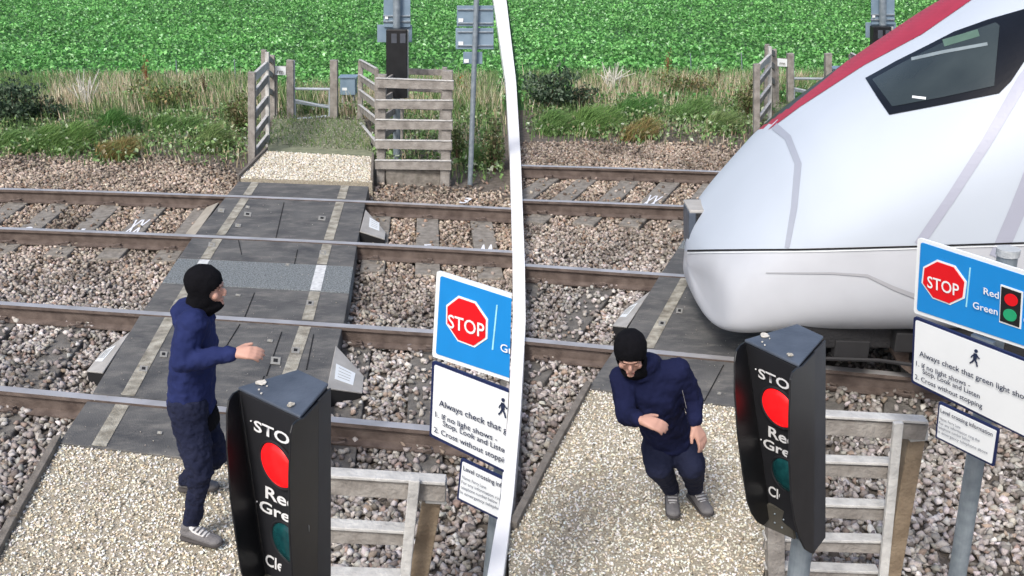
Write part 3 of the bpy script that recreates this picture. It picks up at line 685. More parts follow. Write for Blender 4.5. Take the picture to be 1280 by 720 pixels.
    from_bm('twigs', bm, mat('bleached_twig', (.68, .66, .60), .9), e)
    for (x, y0, y1) in [(222, 112, 75), (295, 112, 74)]:
        B = S.G(x, y0, ZG); T = S.P(x-2, y1, B.y)
        bm = bmesh.new(); tube(bm, [B, T], .011, 8)
        tag(from_bm('fence_stake', bm, M_galv), f'thin grey stake at the field edge {"left" if x < 250 else "right"} of its twin, {W_}', 'stake', 'thin stakes at the field edge')

def build_far(S, r):
    W_ = S.where
    def col_(name, x0, y0, x1, y1, wpx, m, parent, dpt=None, z=ZG):
        B = S.G(x0, y0, z); T = S.P(x1, y1, B.y); wd = S.px(wpx, (B+T)/2)
        return beam_obj(name, B-Vector((0, 0, .05)), T, wd, dpt or wd, m, parent, upv=Vector((0, 1, 0))), B, T, wd
    def at(B, T, y):    # point on the post B-T whose photo row is y
        best = min((abs(proj_np(np.array([tuple(B.lerp(T, t))]))[1][0]-(S.ay*y+S.by)), t) for t in np.linspace(0, 1.1, 300)); return B.lerp(T, best[1])
    # left fence panel
    e = empty('gate_fence', S.G(318, 203, ZG)); tag(e, f'grey timber fence panel left of the gravel path beyond the tracks, {W_}', 'fence panel', 'timber fence panels at the gate')
    _, b0, t0, w0 = col_('post', 315, 204, 315, 90, 8.5, M_wood, e)
    _, b1, t1, _ = col_('post', 334.5, 184, 334, 65, 4.5, M_woodl, e, .06)  # sunlight on this edge post is put into its paler wood colour
    _, b2, t2, _ = col_('post', 341, 152, 340, 69, 6.5, M_wood, e)
    _, b3, t3, _ = col_('post', 329, 176, 330, 62, 6, M_wood, e)
    for (ya, yb) in [(97, 81), (118, 98), (144, 124), (170, 148), (193, 172)]:
        a = at(b0, t0, ya)+Vector((.04, 0, 0)); b = at(b1, t1, yb); beam_obj('rail_board', a, b, .035, .11, M_woodl if ya < 99 else M_wood, e)
        beam_obj('board_top', a+Vector((.0, 0, .062)), b+Vector((.0, 0, .062)), .05, .012, M_woodl, e)  # paler strip paints the light that falls on the board's top edge
    for ya in (72, 90, 112): beam_obj('rail_board', at(b1, t1, ya), at(b2, t2, ya+4), .035, .10, M_wood, e)
    # gate
    e = empty('foot_gate', S.G(390, 150, ZG)); tag(e, f'small grey metal foot gate between two timber posts, {W_}', 'gate')
    _, g0, gt0, _ = col_('gate_post', 363.5, 151, 363, 75, 8.5, M_wood, e)
    _, g1, gt1, _ = col_('gate_post', 417.5, 154, 417.5, 75, 9, M_wood, e)
    A0 = S.G(367.5, 149, ZG); 
    def gp(x, y): return S.P(x, y, g0.y)
    for a, b, rr in [((367.5, 149), (367.5, 76), .022), ((369, 111), (413, 111.5), .026), ((369, 125), (412, 134), .02), ((369, 127), (369, 149), .018), ((369, 149), (412, 145), .024), ((412, 111), (412, 146), .02)]:
        tube_obj('gate_bar', [gp(*a), gp(*b)], rr, mat('gate_metal', (.42, .47, .52), .5, .2), e, n=8)
    beam_obj('gate_board', gp(369, 127), gp(412, 134), .03, .06, M_galv, e)
    e = empty('notice_board', S.G(350, 152, ZG)); tag(e, f'tiny white notice on a board left of the gate, {W_}', 'notice')
    fr = Frame(gp(344, 92), gp(358, 93)-gp(344, 92), gp(344, 82)-gp(344, 92))
    from_bm('panel', flat(fr, [gp(344, 93), gp(358, 93.5), gp(358, 83), gp(344, 82)], .05, .02), M_white, e)
    text_on(fr, 'rm', gp(347, 91)+fr.n*.05, S.px(8, gp(350, 90)), M_mark, e, e=.008, bold=.02)
    beam_obj('support', gp(343, 88), gp(360, 88), .03, .16, M_wood, e); beam_obj('support_leg', S.G(345, 152, ZG), gp(345, 84), .05, .05, M_wood, e, upv=Vector((0, 1, 0)))
    # grey cabinet beyond the gate
    B = S.G(436, 140, ZG); e = empty('equipment_cabinet', B); tag(e, f'small blue grey equipment cabinet right of the gate, {W_}', 'cabinet')
    c0 = S.P(425, 119, B.y); c1 = S.P(444, 119, B.y); c2 = S.P(444, 98, B.y); c3 = S.P(425, 98, B.y)
    bm = bmesh.new(); prism(bm, [c0, c1, c2, c3], off=Vector((0, .25, 0))); from_bm('case', bm, M_signback, e, bevel=.01)
    bm = bmesh.new(); prism(bm, [c3+Vector((-.03, -.02, .03)), c2+Vector((.03, -.02, .03)), c2+Vector((.03, .28, .03)), c3+Vector((-.03, .28, .03))], off=Vector((0, 0, -.025))); from_bm('lid', bm, M_signback, e)
    q = S.P(428, 113, B.y); bm = bmesh.new(); prism(bm, [q+Vector((a, -.006, b)) for a, b in ((0, 0), (.09, 0), (.09, .05), (0, .05))], off=Vector((0, .005, 0))); from_bm('sticker', bm, M_white, e)
    for x in (428, 441): beam_obj('leg', S.G(x, 140, ZG), S.P(x, 118, B.y)+Vector((0, .1, 0)), .04, .04, M_galv, e, upv=Vector((0, 1, 0)))
    # right fence panel (runs towards the viewer)
    e = empty('gate_fence', S.G(452, 158, ZG)); tag(e, f'grey timber fence panel right of the gravel path, joining the square pen, {W_}', 'fence panel', 'timber fence panels at the gate')
    _, b0, t0, _ = col_('post', 449.5, 156, 451, 76, 6, M_wood, e)
    _, b1, t1, _ = col_('post', 471, 196, 471, 86, 5, M_wood, e)
    for (ya, yb) in [(79, 90), (97, 111), (116, 132), (135, 152), (155, 182)]:
        a = at(b0, t0, ya); b = at(b1, t1, yb); beam_obj('rail_board', a, b, .035, .11, M_wood, e); beam_obj('board_top', a+Vector((-.01, 0, .062)), b+Vector((-.01, 0, .062)), .05, .012, M_woodl, e)  # pale strips again paint the lit top edges
    # pen
    e = empty('timber_pen', S.G(520, 232, ZG)); tag(e, f'square timber rail pen around the far signal post, {W_}', 'fence pen')
    _, b0, t0, _ = col_('post', 476, 230, 478, 93, 10, M_wood, e)
    _, b1, t1, _ = col_('post', 556, 233, 560, 88, 12, M_wood, e)
    _, b2, t2, _ = col_('post', 549, 200, 556, 84, 6, M_wood, e)
    _, b3, t3, _ = col_('post', 500, 196, 503, 84, 6, M_wood, e)
    fo = Vector((0, -.09, 0))
    for (ya, yb) in [(103, 105), (129, 130), (154, 155), (179, 180), (204, 205)]:
        a = at(b0, t0, ya)+fo+Vector((-.07, 0, 0)); b = at(b1, t1, yb)+fo+Vector((.09, 0, 0)); beam_obj('rail_board', a, b, .04, .118, M_wood, e)
        beam_obj('board_top', a+Vector((0, 0, .066)), b+Vector((0, 0, .066)), .06, .012, M_woodl, e)  # lit top edge of the pen rail, painted as a paler strip
    for ya in (89, 110, 132, 154):
        beam_obj('rail_board', at(b3, t3, ya), at(b2, t2, ya+2), .035, .09, M_wood, e)
        beam_obj('rail_board', at(b2, t2, ya+1), at(b1, t1, ya+16), .035, .09, M_woodl, e)
        beam_obj('rail_board', at(b3, t3, ya), at(b0, t0, ya+17), .035, .09, M_wood, e)
    bm = bmesh.new(); a = S.G(483, 232, ZG); b = S.G(551, 233, ZG); prism(bm, [Vector((a.x, a.y, ZG+.24)), Vector((b.x, b.y, ZG+.24)), Vector((b.x, b.y+.35, ZG+.24)), Vector((a.x, a.y+.35, ZG+.24))], z0=ZG-.03)
    o = from_bm('concrete_kerb', bm, M_conc, bevel=.02); tag(o, f'concrete block at the foot of the timber pen, {W_}', 'concrete block')
    # far signal seen from behind
    B = S.G(496, 208, ZG); Yb = B.y; e = empty('crossing_signal', B); tag(e, f'far crossing light with sign backs rising from the timber pen, {W_}', 'crossing signal')
    tube_obj('pole', [B, S.P(496, 110, Yb), S.P(496, -12, Yb)], .055, M_galv, e)
    def slab(name, x0, y0, x1, y1, Yd, th, m, bev=.01):
        bm = bmesh.new(); prism(bm, [S.P(x0, y1, Yd), S.P(x1, y1, Yd), S.P(x1, y0, Yd), S.P(x0, y0, Yd)], off=Vector((0, th, 0))); return from_bm(name, bm, m, e, bevel=bev)
    slab('signal_case', 482.5, 37, 508.5, 123, Yb-.24, .17, M_black); 
    slab('vent', 489, 42, 496, 54, Yb-.246, .004, mat('vent_grey', (.07, .08, .10), .6)); slab('vent', 500, 42, 507, 54, Yb-.246, .004, mat('vent_grey', (.07, .08, .10), .6))
    slab('sign_back', 479.5, -12, 513, 34, Yb+.07, .02, M_signback, .004); slab('sign_back', 471.5, 31, 515, 53, Yb+.10, .02, M_signback, .004)
    for yy in (20, 27): tube_obj('clamp', [S.P(479, yy, Yb+.062), S.P(513, yy, Yb+.062)], .015, M_galv, e, 6)
    tube_obj('signal_edge', [S.P(509.5, 37, Yb-.15), S.P(509.5, 123, Yb-.15)], .014, M_woodl, e, 6)
    bm = bmesh.new(); prism(bm, [S.P(481, 24, Yb+.05), S.P(485, 24, Yb+.05), S.P(485, 20, Yb+.05), S.P(481, 20, Yb+.05)], off=Vector((0, .01, 0))); from_bm('sticker', bm, M_white, e)
    # far sign pole with two sign backs
    B = S.G(587.5, 233, ZG); T = S.P(596, -12, B.y); Yb = B.y
    if S.k == 'L' or True:
        px_, _ = S.m(617, 20)
        if px_ < 1290:
            e = empty('sign_post', B); tag(e, f'thin grey pole with blue grey backs of three signs, {W_}', 'sign post')
            tube_obj('pole', [B, T], .036, M_galv, e)
            slab('sign_back', 571, 7, 617, 33, Yb+.045, .015, M_signback, .004); slab('sign_back', 569.5, 35, 617, 61.5, Yb+.045, .015, M_signback, .004); slab('sign_back', 579, 65, 603, 80, Yb+.045, .015, M_signback, .004)
            for yy in (12, 29, 40, 57): tube_obj('clamp_rail', [S.P(572, yy, Yb+.035), S.P(616, yy, Yb+.035)], .012, M_galv, e, 6)
            for (sx, sy) in ((576, 25), (576, 54), (583, 76)):
                bm = bmesh.new(); prism(bm, [S.P(sx-3, sy+2.5, Yb+.03), S.P(sx+3, sy+2.5, Yb+.03), S.P(sx+3, sy-2, Yb+.03), S.P(sx-3, sy-2, Yb+.03)], off=Vector((0, .01, 0))); from_bm('sticker', bm, M_white, e)

def build_near(S, r):
    W_ = S.where
    C = lambda x, y: S.m(*rc(x, y))
    # ---- near timber fence (measured on the right half)
    Yf = S.G(*rc(1040, 742), ZG).y
    base = S.G(*rc(1130, 760), ZG)
    e = empty('timber_fence', (PY(*C(1060, 700), Yf).x, Yf, ZG)); tag(e, f'pale timber rail fence behind the near crossing light, {W_}', 'fence')
    def fp(x, y, dy=0): return PY(*C(x, y), Yf+dy)
    sc = S.ax/.872
    def fbeam(name, a, b, wpx, hpx, m, dy=0, d=None):
        A, B = fp(*a, dy), fp(*b, dy); k = depth(A)/F*sc; return beam_obj(name, A, B, (d or wpx*k), hpx*k, m, e, upv=Vector((0, 0, 1)))
    for (x0, y0, x1, y1, hh) in [(955, 527, 1157, 540, 22), (960, 583, 1116, 590, 17), (960, 636, 1110, 641, 17), (955, 680, 1103, 685, 15), (955, 716, 1097, 722, 14)]:
        fbeam('fence_rail', (x0, y0), (x1, y1), 0, hh, M_wood, .0, .035)
        fbeam('rail_top', (x0, y0-hh*.52-3), (x1, y1-hh*.52-3), 0, 4, M_woodl, .0, .075)  # daylight on the rail's upper face painted as a lighter strip
    def vb(name, a, b, wpx, m, dy, th):
        A, B = fp(*a, dy), fp(*b, dy); k = depth(B)/F*sc; beam_obj(name, A, B, wpx*k, th, m, e, upv=Vector((0, 1, 0)), bevel=.005)
    vb('fence_post', (1100, 790), (1142, 546), 21, M_woodb, .10, .09)
    vb('post_board', (1097, 790), (1123, 526), 12, M_woodl, -.06, .03)
    vb('end_block', (1146, 548), (1147, 526), 22, M_woodl, .04, .07)
    vb('fence_post', (969, 800), (968, 560), 22, M_wood, -.02, .08)
    # ---- crossing light
    zt = 2.2
    q = {k: GZ(*C(*v), zt) for k, v in dict(L=(932, 427), B=(996, 408), R=(1028, 423), F=(998, 458)).items()}
    low = {'L': PY(*C(962, 640), q['L'].y), 'F': PY(*C(1008, 676), q['F'].y), 'R': PY(*C(1029, 668), q['R'].y)}
    low['B'] = low['R']+(q['B']-q['R'])
    foot = GZ(*C(1002, 900), ZG); Yp = (q['L'].y+q['R'].y)/2
    e = empty('crossing_light', (PY(*C(1004, 700), Yp).x, Yp, ZG)); tag(e, f'near black crossing light box lit red with white STOP lettering, {W_}', 'crossing light', 'near crossing lights showing red')
    bm = bmesh.new()
    tp = [q[k]-Vector((0, 0, .004)) for k in 'LBRF']; lo = [low[k] for k in 'LBRF']
    V0 = [bm.verts.new(p) for p in tp]; V1 = [bm.verts.new(p) for p in lo]
    bm.faces.new(V0); bm.faces.new(V1[::-1])
    for i in range(4): bm.faces.new((V0[i], V0[(i+1) % 4], V1[(i+1) % 4], V1[i]))
    from_bm('case', bm, M_blk2, e, bevel=.004)
    cen = sum(tp, Vector())/4
    bm = bmesh.new(); prism(bm, [cen+(p-cen)*1.03+Vector((0, 0, .012)) for p in tp], off=Vector((0, 0, -.010))); from_bm('top_plate', bm, M_sigtop, e, bevel=.003)  # lighter than the case: skylight on top is painted into the colour
    fx = (q['F']-q['L']); fdown = (low['L']-q['L'])
    face = Frame(q['L'], fx, -fdown)
    side = Frame(q['F'], q['R']-q['F'], q['F']-low['F'])
    lside = Frame(q['L'], q['R']-q['F'], q['L']-low['L'])
    # visors
    rp = [(999, 457), (992, 460), (987, 465), (984.5, 474), (983, 520), (983.5, 580), (986, 625), (990, 650), (996, 672), (1003, 686), (1011, 691), (1014, 690), (1015, 440)]
    bm = bmesh.new(); prism(bm, [side.hit(*C(*p))+side.n*.004 for p in rp], off=side.n*.006); from_bm('visor', bm, M_black, e, bevel=.002)
    bm = bmesh.new(); prism(bm, [side.hit(*C(*p))+side.n*.004 for p in [(1015.5, 439), (1014.5, 690), (1029, 671), (1029, 425)]], off=side.n*.004); from_bm('side_plate', bm, mat('side_grey', (.035, .038, .045), .5), e)
    lp = [(933, 427), (926, 431), (921, 439), (919, 452), (919, 490), (923, 545), (929, 590), (935, 627), (941, 643), (948, 653), (955, 657), (961, 650), (969, 629), (972, 600), (950, 440)]
    bm = bmesh.new(); prism(bm, [lside.hit(*C(*p)) for p in lp], off=-lside.n*.006); from_bm('visor', bm, M_black, e, bevel=.002)
    # sloping chin plate with screws
    cp = [face.hit(*C(*p)) for p in [(963, 634), (985, 651), (1004, 672), (992, 666), (966, 650)]]
    cp = [face.hit(*C(*p)) for p in [(962, 628), (990, 640), (996, 672), (957, 655)]]
    bm = bmesh.new(); prism(bm, [p+face.n*.012 for p in cp], off=-face.n*.01); from_bm('chin_plate', bm, mat('chin_grey', (.085, .082, .07), .5, bump=.1), e)
    for p in [(972, 640), (983, 647), (972, 651), (981, 657)]:
        h = face.hit(*C(*p)); bm = bmesh.new(); bmesh.ops.create_icosphere(bm, subdivisions=1, radius=.004, matrix=Matrix.Translation(h+face.n*.014)); from_bm('screw', bm, M_galv, e)
    up_ = (-fdown).normalized()
    def lens(cx_, cy_, rad, m, name):
        cpt = face.hit(*C(cx_, cy_)); R_ = rad*depth(cpt)/F*sc; bm = bmesh.new(); rings = []
        for j, (rr, hh) in enumerate([(1, .004), (.95, .010), (.75, .017), (.45, .022), (.15, .024)]):
            rings.append([bm.verts.new(cpt+(face.x*math.cos(t)+face.y*math.sin(t))*R_*rr+face.n*hh) for t in np.linspace(0, 2*math.pi, 40)[:-1]])
        for r0, r1 in zip(rings, rings[1:]):
            for k in range(39): bm.faces.new((r0[k], r0[(k+1) % 39], r1[(k+1) % 39], r1[k]))
        bm.faces.new(rings[-1]); from_bm(name, bm, m, e, smooth=True)
        bm = bmesh.new(); tube(bm, [cpt+(face.x*math.cos(t)+face.y*math.sin(t))*R_*1.06+face.n*.006 for t in np.linspace(0, 2*math.pi, 41)], .005, 6); from_bm('lens_ring', bm, M_blk2, e)
    lens(975, 509, 27, M_redlamp, 'red_lens'); lens(986, 594, 25, M_greenlamp, 'green_lens')
    for st, p, p1, hp in [('STOP', (949.5, 470.5), (1000, 493), 13.5), ('Red', (962, 544), (996, 559), 15), ('Green', (955.5, 557.5), (1010, 581), 13.5), ('Clear', (962, 617), (994, 632), 14)]:
        text_px(face, st, C(*p), C(*p1), hp*sc*.872, M_text_w, e, e=.006, bold=.022)
    for p in [(945.5, 461), (952, 549)]:
        h = face.hit(*C(*p)); bm = bmesh.new(); bmesh.ops.create_icosphere(bm, subdivisions=1, radius=.003, matrix=Matrix.Translation(h+face.n*.003)); from_bm('rivet', bm, M_text_w, e)
    # bird droppings and fixing bolt on top
    for i, (p, sx) in enumerate([((956, 419), 8), ((988, 443), 6), ((953, 427), 1.6), ((956, 431), 1.6), ((962, 423), 1.2)]):
        h = GZ(*C(*p), zt+.013); k = depth(h)/F*sc; bm = bmesh.new(); N_ = 11
        prism(bm, [h+Vector((math.cos(t)*sx*.8*k*r.uniform(.6, 1.1), math.sin(t)*sx*k*r.uniform(.5, 1.0), .001)) for t in np.linspace(0, 6.28, N_)[:-1]], off=Vector((0, 0, -.003)))
        from_bm('dropping', bm, mat('dropping', (.45, .42, .36), .9, scale=120, col2=(.75, .72, .66)) if i != 1 else mat('dropping_dark', (.22, .20, .16), .9, scale=150, col2=(.6, .57, .5)), e)
    pt_ = PY(*C(1004, 668), Yp); tube_obj('pole', [Vector((pt_.x+.02, Yp+.02, ZG)), pt_], .038, M_galv, e, 20)
    # ---- sign with three boards
    Ys = 3.85
    TL = PY(*C(1147, 297), Ys); zb = TL.z; TRp = GZ(*C(1280, 340), zb); BLp = PY(*C(1142, 391), Ys)
    X = (TRp-TL); fr = Frame(TL, X, TL-BLp)
    cutp = None
    e = empty('crossing_sign', PY(*C(1200, 640), Ys+.06)*1.0); e.location.z = ZG
    tag(e, f'near blue and white crossing instruction sign on a grey pole, {W_}', 'sign', 'near crossing instruction signs')
    def board(name, pts, e0, th, m, rad=.0):
        P_ = [fr.hit(*C(*p)) for p in pts]
        if rad:
            out = []; n_ = len(P_)
            for i in range(n_):
                a, b, c_ = P_[i-1], P_[i], P_[(i+1) % n_]; r1 = (a-b).normalized()*rad; r2 = (c_-b).normalized()*rad
                for t in np.linspace(0, 1, 5): out.append((b+r1)*(1-t)**2+b*2*t*(1-t)+(b+r2)*t*t)
            P_ = out
        bm = bmesh.new(); prism(bm, [p+fr.n*e0 for p in P_], off=-fr.n*th)
        if plane: clip(bm, plane)
        if not bm.faces: bm.free(); return
        return from_bm(name, bm, m, e, bevel=0)
    def mkplane(a, b):
        d1 = ray(*a); d2 = ray(*b); n_ = d1.cross(d2).normalized(); n_ = n_ if n_.x > 0 else -n_; return (CAM.copy(), n_)
    plane = mkplane((640.5, 340), (636.5, 480)) if S.k == 'L' else None
    # extents reach a little beyond the photograph's frame on the right
    ext = 1345
    yt = lambda x: 297+(x-1147)*.3165; yb_ = lambda x: 391+(x-1142)*.3185
    board('blue_board_back', [(1147, 297), (ext, yt(ext)), (ext-4, yb_(ext)), (1142, 391)], 0, .012, M_white, .015)
    board('blue_board', [(1151.5, 302.5), (ext-4, yt(ext)+4), (ext-8, yb_(ext)-5), (1146.5, 387.5)], .003, .004, M_blue, .012)
    cx_, cy_ = 1180.5, 352.5
    def octa(Rp, e0, m, nm):
        c0 = fr.hit(*C(cx_, cy_)); k = depth(c0)/F*sc; bm = bmesh.new()
        prism(bm, [c0+(fr.x*math.cos(t)*1.13+fr.y*math.sin(t)*.98)*Rp*k+fr.n*e0 for t in np.arange(8)*math.pi/4+math.pi/8], off=-fr.n*.003)
        if plane: clip(bm, plane)
        from_bm(nm, bm, m, e)
    octa(29.5, .006, M_white, 'stop_border'); octa(27, .009, M_red, 'stop_octagon')
    def tx(st, a, b, hp, m, bold=.01): text_px(fr, st, C(*a), C(*b), hp*sc*.872, m, e, e=.0125, bold=bold, cut=plane)
    tx('STOP', (1161.5, 358), (1201, 369.5), 17, M_text_w, .012)
    board('divider_line', [(1213, 334), (1214.5, 334.5), (1209.5, 383.5), (1208, 383)], .006, .002, mat('pale_cyan', (.35, .75, .85), .5))
    tx('Red', (1232, 366.5), (1251, 372.5), 10, M_text_w); tx('Green', (1218.5, 384), (1249.5, 393), 10, M_text_w)
    board('lights_border', [(1252, 355), (1280, 364.5), (1277, 411), (1250, 402)], .006, .003, M_white); board('lights_panel', [(1253.5, 357.5), (1278, 366), (1275.5, 408.5), (1251.5, 400)], .009, .003, M_black)
    for (a, b, m_) in ((1266, 374, M_red), (1264.5, 393, M_green)):
        c0 = fr.hit(*C(a, b)); k = depth(c0)/F*sc; bm = bmesh.new(); prism(bm, [c0+(fr.x*math.cos(t)*1.1+fr.y*math.sin(t))*8*k+fr.n*.012 for t in np.linspace(0, 6.283, 25)[:-1]], off=-fr.n*.003)
        if plane: clip(bm, plane)
        if bm.faces: from_bm('light_symbol', bm, m_, e)
    tx('Stop', (1284, 383), (1306, 390), 10, M_text_w); tx('Clear', (1282, 403), (1306, 410), 10, M_text_w)
    plane = mkplane((637, 470), (631, 570)) if S.k == 'L' else None
    y2 = lambda x: 395.5+(x-1142)*.375; y2b = lambda x: 478+(x-1139)*.47
    board('instruction_board', [(1142, 395.5), (ext-5, y2(ext)), (ext-8, y2b(ext)), (1139, 478)], 0, .012, M_navy, .012)
    board('instruction_face', [(1145, 399.5), (ext-8, y2(ext)+2), (ext-11, y2b(ext)-4), (1141.8, 475.5)], .003, .004, M_white, .010)
    # walking figure
    c0 = fr.hit(*C(1220, 446)); k = depth(c0)/F*sc*1.1
    def lim(a, b, w_):
        bm = bmesh.new(); A = c0+(fr.x*a[0]+fr.y*a[1])*k+fr.n*.008; B_ = c0+(fr.x*b[0]+fr.y*b[1])*k+fr.n*.008
        beam(bm, A, B_, w_*k, .002, upv=fr.n)
        if plane: clip(bm, plane)
        return bm
    bmw = bmesh.new()
    for a, b, w_ in [((0, 5), (.5, -2), 4.2), ((0, -1.5), (3, -6), 2), ((3, -6), (4.5, -10), 1.7), ((0, -1.5), (-2, -6), 2), ((-2, -6), (-5, -9.5), 1.7), ((0, 4.5), (-3.5, .5), 1.5), ((-3.5, .5), (-4.5, -2), 1.3), ((1, 4.5), (4, 1.5), 1.5), ((4, 1.5), (6, .5), 1.3)]:
        t = lim(a, b, w_); me = bpy.data.meshes.new('t'); t.to_mesh(me); t.free(); bmw.from_mesh(me); bpy.data.meshes.remove(me)
    hd = c0+fr.y*8.2*k+fr.x*.3*k+fr.n*.008; prism(bmw, [hd+(fr.x*math.cos(t)+fr.y*math.sin(t))*2.1*k for t in np.linspace(0, 6.283, 15)[:-1]], off=-fr.n*.002)
    if plane: clip(bmw, plane)
    from_bm('walking_symbol', bmw, M_txt, e)
    fr_save = fr
    tx('Always check that green light shows', (1151.5, 443.5), (1294, 503), 7.8, M_txt)
    tx('1. If no light shows -', (1147.5, 455.5), (1215, 483.5), 6.8, M_txt); tx('Stop, Look and Listen', (1155.5, 465.5), (1227, 497), 6.8, M_txt); tx('2. Cross without stopping', (1146, 472), (1230, 509.5), 6.8, M_txt)
    plane = mkplane((631.5, 560), (622, 650)) if S.k == 'L' else None
    board('information_board', [(1173.5, 502), (1248.5, 537), (1242, 583.5), (1169, 547)], 0, .010, M_navy, .006)
    board('information_face', [(1175.5, 505.5), (1246, 538.5), (1240, 579.5), (1171.5, 545.5)], .003, .004, M_white, .005)
    tx('Level crossing information', (1178, 514), (1243, 544.5), 6, M_txt, .012)
    for i, (st, dx) in enumerate([('Name: Ferry Lane', 26), ('For any information ring the', 50), ('telephone number below', 38), ('In emergency telephone above', 60)]):
        tx(st, (1176.8-i*.8, 523+i*5.4), (1176.8+dx, 523+i*5.4+dx*.46), 4, mat('small_print', (.13, .15, .2), .6), .006)
    # pole behind the boards
    top = PY(*C(1247, 322), Ys-.02); bt = PY(*C(1186, 722), Ys+.10)
    ddir = (bt-top); bot = top+ddir*((top.z-ZG)/(top.z-bt.z))
    back = -fr.n*.07
    if S.k == 'L':
        b0 = PY(603, 722, Ys+.10); t0_ = PY(619, 560, Ys); bt0 = b0+(b0-t0_)*((b0.z-ZG)/(t0_.z-b0.z))
        bmp = bmesh.new(); tube(bmp, [bt0+back, t0_+back], .042, 20); clip(bmp, mkplane((622, 645), (609, 720))); clip(bmp, mkplane((636, 500), (626, 620)))
        from_bm('pole', bmp, M_galv, e)
    else:
        tube_obj('pole', [bot+back, top+back], .042, M_galv, e, 20)
    if S.k == 'R':
        tube_obj('pole_cap', [top+back-Vector((0, 0, .01)), top+back+Vector((0, 0, .022))], .047, mat('cap_grey', (.45, .48, .5), .6, bump=.3), e, 20)
        for y in (350, 430, 545):
            hh = fr.hit(*C(1236-(y-350)*.15, y)); 
            if S.k == 'R' or y > 400: from_bm('clamp', flat(fr, [hh+fr.x*a+fr.y*b for a, b in ((-.05, -.02), (.05, -.02), (.05, .02), (-.05, .02))], -.014, .02), M_galv, e)

